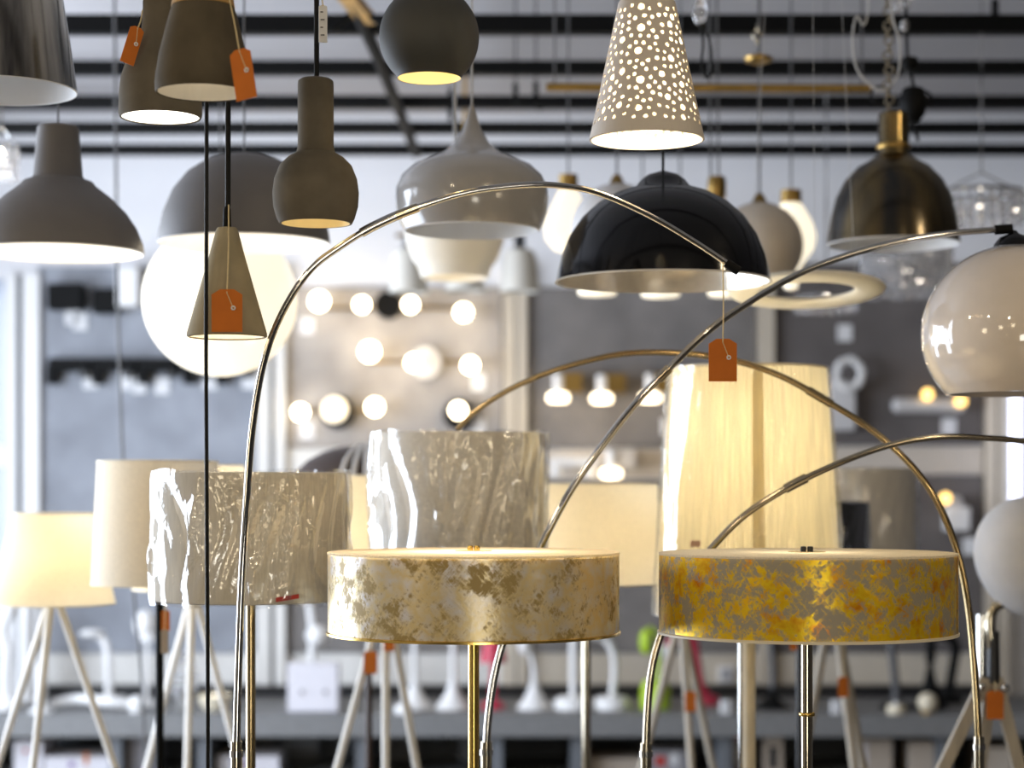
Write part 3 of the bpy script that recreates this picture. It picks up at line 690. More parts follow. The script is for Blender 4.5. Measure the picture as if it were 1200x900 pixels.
# ------------------------------------------------------------------ shades wrapped in film
def wrap(parent, cx, d, rt, rb, y0, y1, seed, amp=8.0, m='film', seg=160, rows=40):
    """crumpled packing film hung round a shade"""
    rnd = random.Random(seed); k = d/F; c = P(cx, 0, d)
    folds = []
    for _ in range(30):
        folds.append((rnd.uniform(0, 2*PI), rnd.uniform(-.35, .35), rnd.uniform(.022, .085), rnd.uniform(.3, 1.0), rnd.uniform(0, 1), rnd.uniform(.2, .7), rnd.uniform(-.5, .5)))
    v, f = [], []
    for j in range(rows+1):
        s = j/rows; y = y0+(y1-y0)*s; r = rt+(rb-rt)*s
        for i in range(seg):
            a = 2*PI*i/seg; h = 0
            for (fa, sl, wd, am, s0, ln, cv) in folds:
                u = s-s0
                da = (a-fa-sl*u-cv*u*u+PI) % (2*PI)-PI
                h += am*math.exp(-(da/wd)**2)*math.exp(-(u/ln)**2)
            h += .35*math.sin(a*23+3*math.sin(s*5+a*2))*math.sin(s*PI)
            fl = 3.5*(max(0, .06-s)/.06+max(0, s-.95)/.05)
            q = (r+3.0+amp*h*.8-fl*.4)*k
            v.append((c.x+q*math.cos(a), d+q*math.sin(a), Z(y, d)+.002*math.sin(a*9+seed)*(s > .98 or s < .02)))
    for j in range(rows):
        for i in range(seg):
            l = (i+1) % seg; f.append((j*seg+i, j*seg+l, (j+1)*seg+l, (j+1)*seg+i))
    mb = MB().add(v, f); o = mb.build('plastic_wrap', M[m], parent, label='clear crumpled packing film')
    return o
# W1 on a pole, left
d = 3.5; t = thing('wrapped_floor_lamp', 'floor lamp with grey drum shade in crumpled clear film, left of the silver drum', 'floor lamp', (X(294, d), d, 0), 'lamps with shades still in clear film')
MB().px(294, d, [(112, 554), (113, 555), (113, 702), (111, 703), (111, 556), (112, 554)], 72).build('shade', M['sage'], t); w1 = ORG_LAST[0]
MB().px(294, d, [(112, 557), (.5, 562)], 48).build('top_diffuser', M['linen'], t)
wrap(w1, 294, d, 111, 112, 551, 706, 5)
mb = MB(); c = P(294, 0, d); v = []
for i in range(7):
    q = -PI/2+math.asin((336-294+i*4)/116)
    for y in (694.5-i*.6, 699.5-i*.6): v.append((c.x+117.5*d/F*math.cos(q), d+117.5*d/F*math.sin(q), Z(y, d)))
mb.add(v, [(2*i, 2*i+2, 2*i+3, 2*i+1) for i in range(6)]).build('red_sticker', M['redink'], t)
MB().tube([Vector((X(294, d), d, .02)), Vector((X(294, d), d, Z(690, d)))], .0085, 16).build('pole', M['bronzetube'], t)
foot(t, X(294, d), d, .15, 'bronzetube')
# W2 hangs from the tip of the bronze arc lamp
d = 3.9; cx = 537
MB().tube([P(536, 502, d), P(537, 512, d)], .006, 10).build('holder', M['blackmetal'], a3)
MB().px(cx, d, [(101, 508), (102, 509), (102, 690), (100, 690), (100, 509)], 72).build('shade', M['linen'], a3, label='grey drum shade wrapped in clear film'); w2 = ORG_LAST[0]
MB().px(cx, d, [(100, 511), (.5, 512)], 48).build('top_diffuser', M['linen'], a3)
wrap(w2, cx, d, 100, 101, 506, 694, 11)
# pleated lit shade
d = 4.05; cx = 877; t = thing('pleated_floor_lamp', 'floor lamp with tall glowing pleated cream shade in film behind the gold drum', 'floor lamp', (X(cx, d), d, 0), 'lamps with shades still in clear film')
v, f = [], []; NP = 96; seg = NP*4; c = P(cx, 0, d); k = d/F
for j, (r, y) in enumerate(((90, 432), (97, 540), (103, 630), (108, 720))):
    for i in range(seg):
        a = 2*PI*i/seg; q = (r+.9*abs((i % 4)-2)-.9)*k
        v.append((c.x+q*math.cos(a), d+q*math.sin(a), Z(y, d)))
for j in range(3):
    for i in range(seg):
        l = (i+1) % seg; f.append((j*seg+i, j*seg+l, (j+1)*seg+l, (j+1)*seg+i))
w3 = MB().add(v, f).build('shade', M['pleat'], t, flat=True)
mb = MB(); v = []
for y, r in ((433, 92.5), (718, 110)):
    for q in (-PI/2-.075, -PI/2+.055): v.append((c.x+r*k*math.cos(q), d+r*k*math.sin(q), Z(y, d)))
mb.add(v, [(0, 1, 3, 2)]).build('seam', M['pleat'], w3)
MB().ring(P(cx, 432, d), 90*k, .003, (0, 0, 1), 60, 6).build('top_ring', M['creampaint'], w3)
MB().ring(P(cx, 720, d), 108*k, .003, (0, 0, 1), 60, 6).build('bottom_ring', M['creampaint'], w3)
wrap(w3, cx, d, 91, 110, 430, 722, 21, 2.6, 'filmthin')
MB().box(P(815, 637, d-.175), (.020, .002, .012)).build('sticker', M['pinkcard'], t)
xx = X(871, d)
MB().tube([Vector((X(cx, d), d, .02)), Vector((X(cx, d), d, Z(600, d)))], .015, 20).build('pole', M['creampaint'], t)
MB().tube([Vector((X(cx, d)-.017, d-.004, .02)), Vector((X(cx, d)-.017, d-.004, Z(700, d)))], .0045, 10).build('pull_rod', M['chrome'], t)
foot(t, X(cx, d), d, .17, 'creampaint')
for y in (500, 610): bulb_light(t, P(cx, y, d), 1.7, (1, .88, .66), .04)

# ------------------------------------------------------------------ other floor lamps
def legs(t, apex, d, spec, r, m):
    """spec: (pixel slope dx/dy, depth of the foot)"""
    for sl, dy in spec:
        dz = apex.z
        MB().tube([apex+Vector((0, dy*.04, 0)), Vector((apex.x+sl*dz, d+dy, .0))], [r*1.05, r*.85], 12).build('leg', M[m], t)
def shade_lamp(name, label, cx, d, rt, rb, y0, y1, cl, power, group='fabric shade floor lamps behind', color=(1, .88, .68)):
    t = thing(name, label, 'floor lamp', (X(cx, d), d, 0), group)
    sh = MB().px(cx, d, [(rt, y0), (rb, y1)], 64).build('shade', M[cl], t)
    MB().ring(P(cx, y0, d), rt*d/F, .002, (0, 0, 1), 48, 5).build('top_ring', M['creampaint'], sh)
    MB().ring(P(cx, y1, d), rb*d/F, .002, (0, 0, 1), 48, 5).build('bottom_ring', M['creampaint'], sh)
    if power: bulb_light(t, P(cx, (y0+y1)/2+6, d), power, color, .035)
    return t
d = 4.7; t = shade_lamp('tripod_floor_lamp', 'glowing cream cone shade floor lamp on white tripod at the left edge', 62, d, 47, 72, 602, 707, 'creamcloth', .8)
legs(t, P(62, 690, d), d, ((-.335, .12), (-.07, -.22), (.315, .16)), .0092, 'whitewood')
MB().px(62, d, [(.5, 676), (12, 677), (14, 694), (.5, 696)], 20).build('hub', M['whitewood'], t)
d = 4.3; t = shade_lamp('floor_lamp', 'floor lamp with tall cream shade on a thin black pole', 185, d, 70, 77, 541, 684, 'whitecloth', .55, color=(1, .74, .40))
MB().tube([Vector((X(187, d), d, .02)), Vector((X(187, d), d, Z(600, d)))], .0092, 12).build('pole', M['black'], t); foot(t, X(187, d), d, .14, 'black')
d = 5.1; t = shade_lamp('tripod_floor_lamp', 'cream shade floor lamp on pale tripod behind the wrapped drum at left', 226, d, 60, 70, 546, 690, 'creamcloth', 1.6)
ap = P(226, 690, d); legs(t, ap, d, ((-.27, .1), (.0, -.25), (.25, .12)), .0095, 'whitewood')
MB().px(226, d, [(.5, 676), (12, 677), (14, 700), (.5, 702)], 20).build('hub', M['whitewood'], t)
d = 4.7; t = shade_lamp('floor_lamp', 'floor lamp with glowing cream drum shade between silver and gold drums', 688, d, 83, 83, 567, 683, 'creamcloth', 2.3)
MB().tube([Vector((X(687, d), d, .02)), Vector((X(687, d), d, Z(610, d)))], .011, 12).build('pole', M['nickel'], t); foot(t, X(687, d), d, .15, 'nickel')
d = 4.9; t = shade_lamp('tripod_floor_lamp', 'cream shade tripod floor lamp hidden between the two wrapped drums', 455, d, 88, 92, 558, 690, 'creamcloth', 2.0)
ap = P(452, 690, d); legs(t, ap, d, ((-.275, .1), (.012, -.25), (.16, .22)), .0100, 'whitewood')
MB().px(452, d, [(.5, 676), (12, 677), (14, 700), (.5, 702)], 20).build('hub', M['whitewood'], t)
d = 5.6; t = shade_lamp('tripod_floor_lamp', 'brown legged tripod floor lamp seen below the left end of gold drum', 798, d, 58, 64, 590, 680, 'creamcloth', 0)
ap = P(798, 720, d); legs(t, ap, d, ((-.25, .1), (.055, -.2), (.22, .15)), .0105, 'woodgrey')
MB().px(798, d, [(.5, 676), (10, 677), (12, 726), (.5, 728)], 20).build('hub', M['woodgrey'], t)
d = 5.3; t = thing('tripod_floor_lamp', 'tripod floor lamp with film wrapped drum shade right of the pleated lamp', 'floor lamp', (X(985, d), d, 0), 'lamps with shades still in clear film')
MB().px(985, d, [(86, 549), (87, 550), (87, 650), (85, 650), (85, 550)], 56).build('shade', M['linen'], t)
wrap(ORG_LAST[0], 985, d, 86, 87, 548, 652, 31, 3.5)
ap = P(976, 700, d); legs(t, ap, d, ((-.16, .15), (.10, -.2), (.20, .18)), .012, 'woodgrey')
MB().px(976, d, [(.5, 640), (10, 641), (12, 706), (.5, 708)], 20).build('hub', M['woodgrey'], t)
d = 4.75; t = thing('floor_lamp', 'floor lamp with small black shade in film right of the pleated lamp', 'floor lamp', (X(937, d), d, 0), 'lamps with shades still in clear film')
MB().px(937, d, [(76, 588), (80, 589), (80, 668), (78, 668), (75, 590)], 56).build('shade', M['blackgloss'], t)
wrap(ORG_LAST[0], 937, d, 78, 80, 587, 670, 41, 2.5)
MB().tube([Vector((X(937, d), d, .02)), Vector((X(937, d), d, Z(640, d)))], .009, 12).build('pole', M['blackmetal'], t); foot(t, X(937, d), d, .14, 'black')
d = 5.4; t = thing('dome_floor_lamp', 'dark brown dome lamp with pale ribbed end behind the wrapped drums', 'floor lamp', (X(432, d), d, 0))
MB().px(432, d, [(2, 521), (30, 523), (54, 530), (72, 540), (84, 552), (88, 562), (86, 562), (70, 543), (2, 525)], 56).build('shade', M['brownmetal'], t)
for i in range(5):
    q = -PI/2-.28+i*.16; c = P(432, 0, d)
    pts = [(c.x+r*1.015*d/F*math.cos(q), d+r*1.015*d/F*math.sin(q), Z(y-.6, d)) for r, y in ((30, 523), (54, 530), (72, 540), (84, 552), (88, 562))]
    MB().tube(pts, .007, 6).build('rib', M['whitematte'], t)
MB().tube([Vector((X(432, d), d, .02)), Vector((X(432, d), d, Z(524, d)))], .010, 12).build('pole', M['brownmetal'], t); foot(t, X(432, d), d, .15, 'black')
# studio tripod at the right edge
d = 4.3; t = thing('studio_floor_lamp', 'studio floor lamp with matte white round shade on grey wooden tripod at right', 'floor lamp', (X(1160, d), d, 0))
c = P(1213, 655, d); Rm = 67*d/F
mb = MB(); mb.sphere((0, 0, 0), Rm, 48, 28)
rot = Matrix.Rotation(math.radians(-38), 3, 'Y')
mb.v = [c+rot @ Vector((p.x*1.0, p.y, p.z*1.14)) for p in mb.v]
mb.build('shade', M['whitematte'], t)
MB().tube(smooth_path([P(1164, 770, d), P(1160, 730, d), P(1166, 712, d), P(1180, 705, d)]), .012, 10).build('yoke', M['nickel'], t)
MB().px(1164, d, [(.5, 738), (7, 740), (8, 800), (.5, 802)], 20).build('hub', M['blackmetal'], t)
MB().tube([P(1150, 720, d+.02), P(1150, 800, d+.02)], .011, 10).build('column', M['chrome'], t)
ap = P(1163, 795, d)
for sl, dy in ((-.49, .0), (.27, .05), (-.06, .35)):
    p, q = ap+Vector((sl*.03, 0, 0)), Vector((ap.x+sl*ap.z, d+dy, 0))
    ax = (q-p).normalized(); rm = Matrix((Vector((0, 1, 0)).cross(ax).normalized(), Vector((0, 1, 0)), ax)).transposed()
    MB().box((p+q)/2, (.026, .02, (q-p).length), rm).build('leg', M['woodgrey'], t, flat=True)
for px, py in ((1151, 805), (1178, 806), (1145, 815)): MB().sphere(P(px, py, d-.02), .009, 12, 8).build('bolt', M['chrome'], t)

# ------------------------------------------------------------------ price tags
TAGS = 'orange price tags tied to lamps'
def tag(label, top, cx, cy, d, wpx, hpx, tilt=0, yaw=0, m='orange', dot=True, dn=0):
    t = thing('price_tag', label, 'tag', P(cx, cy, d), TAGS if m == 'orange' else None)
    k = d/F; w2, h2, th = wpx*k/2, hpx*k/2, .0008
    o = [(-w2, -h2), (w2, -h2), (w2, h2-.35*w2), (w2*.45, h2), (-w2*.45, h2), (-w2, h2-.35*w2)]
    rm = Matrix.Rotation(yaw, 3, 'Z') @ Matrix.Rotation(tilt, 3, 'Y')
    v = [rm @ Vector((x, s*th, z)) for s in (-1, 1) for x, z in o]; c = P(cx, cy, d)
    cdo = MB().add([c+p for p in v], [(0, 1, 2, 3, 4, 5), (11, 10, 9, 8, 7, 6)]+[(i, 6+i, 6+(i+1) % 6, (i+1) % 6) for i in range(6)]).build('card', M[m], t, flat=True)
    hole = c+rm @ Vector((0, -.001, h2-.25*w2))
    MB().tube(smooth_path([top, (top+hole)/2+Vector((.001, 0, -.002)), hole], 5), .0011, 6).build('string', M['string'], t)
    if dot:
        q = c+rm @ Vector((w2*.42, -.0016, h2*.12))
        ey = MB().ring(q, .0026, .0011, rm @ Vector((0, 1, 0)), 14, 6).build('eyelet', M['card'], cdo)
        MB().tube([hole, q], .0007, 5).build('thread', M['string'], cdo)
    return t
tag('orange price tag hanging on the slim cone pendant', P(268, 240, 2.985), 266, 364, 2.92, 36, 50)
tag('orange price tag hanging from the bare tip of the tall arc lamp', P(847, 308.5, 2.993), 847, 422, 2.98, 33, 50)
tag('orange price tag on the right side of the brown concrete pendant', P(268, -5, 2.76), 285, 87, 2.715, 27, 60, -.16, -.35)
tag('tilted orange price tag on the left of the lit concrete pendant', P(167, 12, 3.22), 155, 53, 3.19, 17, 46, .3, .5)
TB = (('small orange price tag on the black pole below the tall cream shade', 194, 727, 700, 4.28, 10, 24),
      ('orange price tag beside the left leg of the tripod between wrapped drums', 434, 776, 690, 4.86, 16, 27),
      ('orange price tag at the top of the middle leg, below the silver drum', 456, 752, 690, 4.84, 12, 22),
      ('orange price tag on the brown legged tripod below the gold drum', 809, 822, 728, 5.42, 13, 24),
      ('red orange price tag beside the nickel pole under the gold drum', 930, 754, 650, 4.72, 8, 16),
      ('faded orange price tag on the tripod leg right of the nickel pole', 988, 805, 705, 5.15, 12, 24),
      ('large orange price tag under the hub of the studio tripod', 1166, 826, 798, 4.26, 20, 34))
for lb, cx, cy, ty, d, wp, hp in TB: tag(lb, P(cx, ty, d) if 'brown legged' not in lb else P(803, 727, 5.575), cx, cy, d, wp, hp, dot=False)
t = tag('white price tag with printed lines on the cord of the long necked pendant', P(373, -20, 2.985), 378.5, 28, 2.98, 10, 44, 0, .3, 'card', False)
for i in range(4): MB().box(P(377+(i % 2), 14+9*i, 2.974), (.004+.002*(i % 2), .0004, .0016)).build('print_line', M['ink'], t)
t = tag('long tan price tag on the black pole beside the orange one', P(193, 700, 4.25), 193, 752, 4.25, 9, 28, 0, .2, 'cartontan', False)

# ------------------------------------------------------------------ lamps on the back wall
WL = 'wall lamps on the back wall boards'
def bulbs_fixture(label, plate, pm, pr, bar_y, bulbs, cats='wall lamp'):
    t = thing('wall_lamp', label, cats, P(plate[0], plate[1], WY-.03), WL)
    a = P(plate[0], plate[1], WY)
    MB().tube([Vector((a.x, WY-.03, a.z)), Vector((a.x, WY-.085, a.z))], (pr+1)*WY/F, 28).build('plate', M['black' if pm == 'blackmetal' else pm], t)
    if bar_y:
        xs = [b[0] for b in bulbs]
        p0, p1 = P(min(xs+[plate[0]]), bar_y, WY-.07), P(max(xs+[plate[0]]), bar_y, WY-.07)
        MB().tube([p0, p1], .007, 8).build('bar', M['brassdull'], t)
    for (bx, by, br, bm_) in bulbs:
        c = P(bx, by, WY-.15)
        so = MB().tube([Vector((c.x, WY-.062, P(bx, bar_y or by, WY).z)), c], .012, 8).build('socket', M['brassdull'], t)
        MB().sphere(c, br*WY/F, 20, 12).build('bulb', M[bm_], so)
bulbs_fixture('four bulb wall lamp with black plate, uppermost on the middle board', (456, 359), 'blackmetal', 15, 361, ((374, 353, 10.5, 'bulb'), (424, 357, 8.5, 'bulb'), (481, 357, 8.5, 'bulb'), (543, 366, 9.5, 'bulb')))
bulbs_fixture('three bulb wall lamp with pale round plate in the middle of the middle board', (500, 426), 'whitematte', 17, 424, ((433, 412, 11, 'bulb'), (485, 425, 9, 'bulb'), (551, 428, 9, 'bulb')))
bulbs_fixture('three bulb wall lamp with black plate at the lower left of middle board', (397, 484), 'blackmetal', 18, 481, ((352, 483, 9, 'bulb'), (392, 480, 15, 'bulbsoft'), (439, 477, 9.5, 'bulb')))
bulbs_fixture('single bulb wall lamp with black plate above the wrapped shade', (538, 487), 'blackmetal', 17, 0, ((537, 481, 9, 'bulb'),))
def box_lamp(name, label, x0, x1, y0, y1, m, depth=.1, grp=WL, bev=.006):
    a, b = P(x0, y0, WY-.03), P(x1, y1, WY-.03)
    t = thing(name, label, 'wall lamp', ((a.x+b.x)/2, WY-.03, b.z), grp)
    MB().box(((a.x+b.x)/2, WY-.03-depth/2-.02, (a.z+b.z)/2), (b.x-a.x, depth, a.z-b.z)).build('body', M[m], t, bevel=bev)
    MB().box(((a.x+b.x)/2, WY-.04, (a.z+b.z)/2), ((b.x-a.x)*.6, .03, (a.z-b.z)*.5)).build('mount', M[m], t)
    return t
t = box_lamp('wall_lamp', 'black box wall lamp, upper left on the left grey board', 62, 103, 335, 365, 'black'); 
t = box_lamp('wall_lamp', 'black box wall lamp beside the white one on the left grey board', 114, 143, 341, 369, 'black')
t = box_lamp('wall_lamp', 'white box wall lamp left of the glowing globe', 143, 168, 316, 362, 'white', .12)
for i, (x0, x1, lb) in enumerate(((60, 110, 'first black wall spot from the left in the row under the box lamps'), (112, 163, 'second black wall spot from the left in the row under the box lamps'), (165, 212, 'third black wall spot from the left, just left of the globe'), (218, 250, 'black wall spot partly covered by the bottom of the globe'), (256, 300, 'black wall spot at the right end of the row beyond the globe'))):
    a, b = P(x0, 421, WY-.03), P(x1, 449, WY-.03); cx = (x0+x1)/2
    t = thing('wall_spot', lb, 'wall lamp', ((a.x+b.x)/2, WY-.03, b.z), WL)
    MB().box(((a.x+b.x)/2, WY-.07, P(0, 429, WY).z), (b.x-a.x, .08, 15*WY/F)).build('body', M['black'], t, bevel=.005)
    MB().box((P(x0+6, 0, WY).x, WY-.07, P(0, 441, WY).z), (11*WY/F, .07, 20*WY/F)).build('side', M['black'], t)
    MB().box((P(x1-9, 0, WY).x, WY-.075, P(0, 438, WY).z), (9*WY/F, .05, 12*WY/F)).build('arm', M['blackmetal'], t)
# spots right of the middle upright
for i, (px, py, lb) in enumerate(((654, 466, 'lit white wall spot, first of three under the bronze arc arm'), (705, 467, 'lit white wall spot, middle of three under the bronze arc arm'), (762, 466, 'lit white wall spot beside the pleated shade, last of three'), (716, 555, 'lit white wall spot above the glowing cream drum shade'))):
    t = thing('wall_spot', lb, 'wall lamp', P(px, py, 8.8), WL)
    MB().px(px, 8.8, [(1, py-28), (6, py-27), (6, py-6)], 20).build('body', M['white'], t)
    MB().px(px, 8.8, [(1, py-6), (11, py-5), (13, py), (11, py+5), (1, py+5.5)], 24).build('bulb', M['disc'], t)
    MB().box((X(px+14, 8.8), 8.88, Z(py-18, 8.8)), (.11, .16, .085)).build('mount', M['brassdull' if i < 3 else 'beigepaint'], t)
    bulb_light(t, P(px, py+9, 8.74), .5, (1, .80, .50), .02)
t = thing('wall_bar_lamp', 'white horizontal wall bar with small spots above the cream drum shade', 'wall lamp', P(672, 545, 8.85), WL)
MB().box(P(672, 541, 8.85), (.22, .03, .035)).build('bar', M['white'], t, bevel=.005)
MB().box(P(672, 541, 8.92), (.06, .12, .03)).build('mount', M['white'], t)
for px in (652, 690): MB().px(px, 8.85, [(1, 546), (5, 546), (7, 558), (1, 559)], 16).build('spot', M['white'], t)
# right board
t = thing('wall_bar_lamp', 'pale capsule shaped wall bar with amber spots on the right board', 'wall lamp', P(1088, 475, WY-.03), WL)
mb = MB(); mb.tube([P(1046, 475, WY-.08), P(1050, 475, WY-.08), P(1126, 475, WY-.08), P(1130, 475, WY-.08)], [.02, .034, .034, .02], 16).build('bar', M['whitematte'], t)
MB().box(P(1088, 475, WY-.05), (.1, .05, .04)).build('mount', M['whitematte'], t)
for px, py in ((1087, 462), (1126, 470)): MB().sphere(P(px, py, WY-.13), .026, 14, 10).build('bulb', M['glowdot'], t)
t = box_lamp('wall_lamp', 'white slab wall lamp with tilted open square on the right board', 970, 999, 446, 505, 'whitematte', .06)
mb = MB()
for i in range(6):
    a0, a1 = i*PI/3+.3, (i+1)*PI/3+.3; c = P(995, 438, WY-.13)
    mb.tube([c+Vector((.062*math.cos(a0), 0, .07*math.sin(a0))), c+Vector((.062*math.cos(a1), 0, .07*math.sin(a1)))], .017, 8)
mb.build('open_frame', M['white'], t)
t = thing('wall_lamp', 'small white wall lamp with an amber bulb right of the bronze arc', 'wall lamp', P(1121, 625, WY-.03), WL)
MB().box(P(1121, 608, WY-.07), (.11, .08, .11)).build('body', M['white'], t, bevel=.008)
MB().px(1120, WY-.07, [(8, 598), (9, 590), (6, 582), (1, 581)], 16).build('neck', M['whitematte'], t)
MB().sphere(P(1108, 584, WY-.16), .026, 14, 10).build('bulb', M['glowdot'], t)
MB().tube([P(1108, 584, WY-.16), P(1118, 590, WY-.08)], .008, 6).build('arm', M['brassdull'], t)
t = thing('tube_lamp', 'bright cool white vertical tube lamp at the right edge', 'wall lamp', P(1190, 606, 8.7), WL)
MB().tube([P(1190, 330, 8.7), P(1190, 600, 8.7), P(1190, 604, 8.7)], [.025, .025, .012], 16).build('tube', M['tube'], t)
MB().box(P(1190, 470, 8.85), (.06, .24, 1.1)).build('housing', M['whitematte'], t)
# price labels on boards and counter
LB = [(360, 382), (360, 505), (561, 448), (560, 500), (85, 371), (94, 377), (106, 446), (150, 447), (163, 451), (190, 452), (246, 447), (292, 446), (783, 500), (990, 390), (1112, 500), (1137, 640), (95, 743)]
lm = None
for i, (px, py) in enumerate(LB):
    if i == 16: continue
    c = P(px, py, WY-.034)
    near = ['below the upper left bulb of the middle board', 'below the lower left bulb of the middle board', 'below the right bulb of the middle row', 'below the single bulb lamp above the wrapped shade', 'below the upper left black box lamp', 'below and right of the upper left black box lamp', 'under the first black wall spot', 'under the second black wall spot', 'at the right end of the second black wall spot', 'under the third black wall spot', 'just under the glowing globe', 'at the right end of the black spot row', 'left of the pleated shade', 'above the white slab wall lamp', 'below the capsule wall bar', 'below the small white wall lamp'][i]
    if lm is None: lm = MB().box((0, 0, 0), (.065, .008, .075)).build('price_label', M['card'], label='x', flat=True); o = lm
    else:
        o = lm.copy(); COL.objects.link(o)
    o.location = c if i not in (4, 5, 6, 7, 8, 9, 10, 11) else c-Vector((0, .0, 0)); o['label'] = 'small white price label '+near; o['category'] = 'label'; o['group'] = 'white price labels on the wall boards'

# ------------------------------------------------------------------ counter along the back wall
CY, CT = 8.2, Z(838, 8.2)
t = thing('display_counter', 'long grey display counter along the back wall with open bays below', 'counter', (0, 8.6, 0))
MB().box((.55, 8.60, CT-.02), (7.1, .76, .04)).build('countertop', M['counter'], t, flat=True)
MB().box((.55, CY+.01, CT-.045), (7.1, .02, .09)).build('front_edge', M['counter'], t, flat=True)
MB().box((.55, 8.94, CT/2-.03), (7.1, .03, CT-.08)).build('back_panel', M['counterdark'], t, flat=True)
MB().box((.55, 8.6, .37), (7.1, .7, .03)).build('lower_shelf', M['counter'], t, flat=True)
for px in (-60, 138, 240, 425, 582, 676, 848, 1105, 1260):
    MB().box((X(px, 8.3), 8.55, CT/2-.04), (.05, .6, CT-.08)).build('divider', M['counterdark'], t, flat=True)
for px in (300, 350, 470, 560): MB().box((X(px, 8.75), 8.80, (CT+.34)/2), (.17, .02, .22)).build('bay_panel', M['counter'], t, flat=True)
for px, py, m in ((517, 864, 'black'),):
    MB().px(px, 8.25, [(1, py-8), (6, py-7), (7, py+5), (1, py+7)], 16).build('lock', M[m], t)
CTZ = CT
def onc(px, d=8.45): return Vector((X(px, d), d, CTZ))
DL = 'desk lamps on the counter'
def desk_lamp(label, px, base_r, base_h, path, m, mb_='same', head=None, sr=.012, d=8.45, flare=False):
    t = thing('desk_lamp', label, 'desk lamp', onc(px, d), DL); c = onc(px, d); k = d/F
    mb_ = m if mb_ == 'same' else mb_
    if flare: pr = [(base_r, 0), (base_r, .008), (base_r*.72, base_h*.18), (base_r*.4, base_h*.42), (base_r*.2, base_h*.7), (.013, base_h)]
    else: pr = [(base_r, 0), (base_r, base_h*.6), (base_r*.8, base_h), (.01, base_h+.005)]
    MB().lathe((c.x, d), [(r, CTZ+z) for r, z in pr], 28, caps=(True, True)).build('base', M[mb_], t)
    pts = [Vector((c.x, d, CTZ+base_h*.8))]+[P(x, y, d) for x, y in path]
    MB().tube(smooth_path(pts, 6), sr, 10).build('stem', M[m], t)
    if head:
        hx, hy, hr, hm, sx, sz = head
        q = MB().sphere((0, 0, 0), hr*k, 20, 12); c2 = P(hx, hy, d); q.v = [c2+Vector((v.x*sx, v.y, v.z*sz)) for v in q.v]
        q.build('head', M[hm], t)
    return t
desk_lamp('white desk lamp with flat bent head left of the black pole', 128, .09, .03, [(127, 790), (126, 765), (120, 748), (108, 743), (98, 742)], 'white', head=(108, 742, 15, 'white', 1.0, .32), sr=.018, d=8.64)
desk_lamp('white trumpet footed lamp, left of the two side by side under silver drum', 486, .078, .17, [(486, 760), (487, 735), (488, 700)], 'white', head=(489, 690, 14, 'white', 1, .8), sr=.013, flare=True)
desk_lamp('white trumpet footed lamp beside the brass pole', 531, .078, .17, [(531, 760), (531, 735), (530, 700)], 'white', head=(530, 690, 14, 'white', 1, .8), sr=.013, flare=True)
desk_lamp('white trumpet footed lamp right of the silver drum arc arm', 626, .074, .17, [(624, 775), (618, 755), (612, 735)], 'white', head=(615, 752, 11, 'white', .8, 1.5), sr=.012, flare=True)
desk_lamp('white straight lamp on round foot behind the grey pole', 672, .085, .05, [(672, 790), (672, 735), (672, 700)], 'white', head=(672, 690, 13, 'white', 1, .8), sr=.018)
desk_lamp('white desk lamp bending left below the gap between the drums', 717, .08, .05, [(720, 790), (719, 768), (712, 752), (702, 746), (692, 745)], 'white', head=(697, 744, 12, 'white', 1.2, .4), sr=.016)
desk_lamp('lime green desk lamp left of the small arc lamp pole', 768, .065, .12, [(771, 790), (772, 760), (768, 742), (760, 735)], 'lime', head=(757, 752, 13, 'lime', .6, 1.2), sr=.011)
desk_lamp('crimson desk lamp below the left end of the gold drum', 828, .06, .04, [(820, 800), (815, 770), (812, 752), (803, 744), (790, 750), (782, 758)], 'pink', head=(781, 763, 9, 'card', 1, 1), sr=.022, d=8.62)
desk_lamp('thin dark desk lamp right of the gold drum pole', 1050, .07, .02, [(1050, 810), (1046, 770), (1042, 735), (1030, 715)], 'cordgrey', 'black', sr=.018, head=(1024, 712, 12, 'cordgrey', 1, .6))
desk_lamp('black flared lamp like a bottle behind the cream ball', 1090, .075, .25, [(1091, 760), (1091, 730), (1090, 700)], 'black', sr=.022, flare=True, head=(1090, 692, 13, 'black', 1, .8))
desk_lamp('black bent desk lamp beside the bronze arc pole', 1110, .07, .03, [(1112, 810), (1118, 775), (1120, 758), (1113, 748), (1100, 742)], 'black', sr=.022, d=8.68, head=(1098, 742, 10, 'black', 1.2, .6))
desk_lamp('dark desk lamp between the cream pole and nickel pole', 905, .085, .09, [(906, 790), (904, 760), (902, 730)], 'cordgrey', 'black', sr=.014, flare=True, head=(902, 716, 12, 'black', 1, .6))
desk_lamp('white desk lamp with jointed arm at the left edge', 6, .08, .05, [(6, 790), (8, 760), (2, 740), (10, 715)], 'white', sr=.022, head=(12, 712, 12, 'white', .8, 1.2))
desk_lamp('white tube lamp standing behind the left tripod', 30, .06, .02, [(31, 780), (31, 740), (31, 705)], 'white', sr=.036, d=8.7)
desk_lamp('short white candle lamp between the legs of the left tripod', 48, .05, .015, [(48, 800), (48, 778)], 'white', 'white', sr=.024, d=8.3)
desk_lamp('white lamp standing behind the white socket box', 368, .06, .02, [(366, 770), (366, 735), (363, 705), (366, 690)], 'white', sr=.018, head=(372, 745, 14, 'white', 1, .9), d=8.6)
t = thing('clip_spot', 'small white round spot lamp above the counter beside black pole', 'desk lamp', onc(172, 8.6), DL)
MB().sphere(P(170, 732, 8.6), .05, 20, 12, 1.3).build('head', M['white'], t); MB().tube([P(173, 745, 8.6), onc(172, 8.6)], .010, 8).build('stem', M['white'], t)
MB().px(174, 8.6, [(1, 742), (10, 743), (11, 750), (1, 752)], 16).build('lens', M['liningwhite'], t)
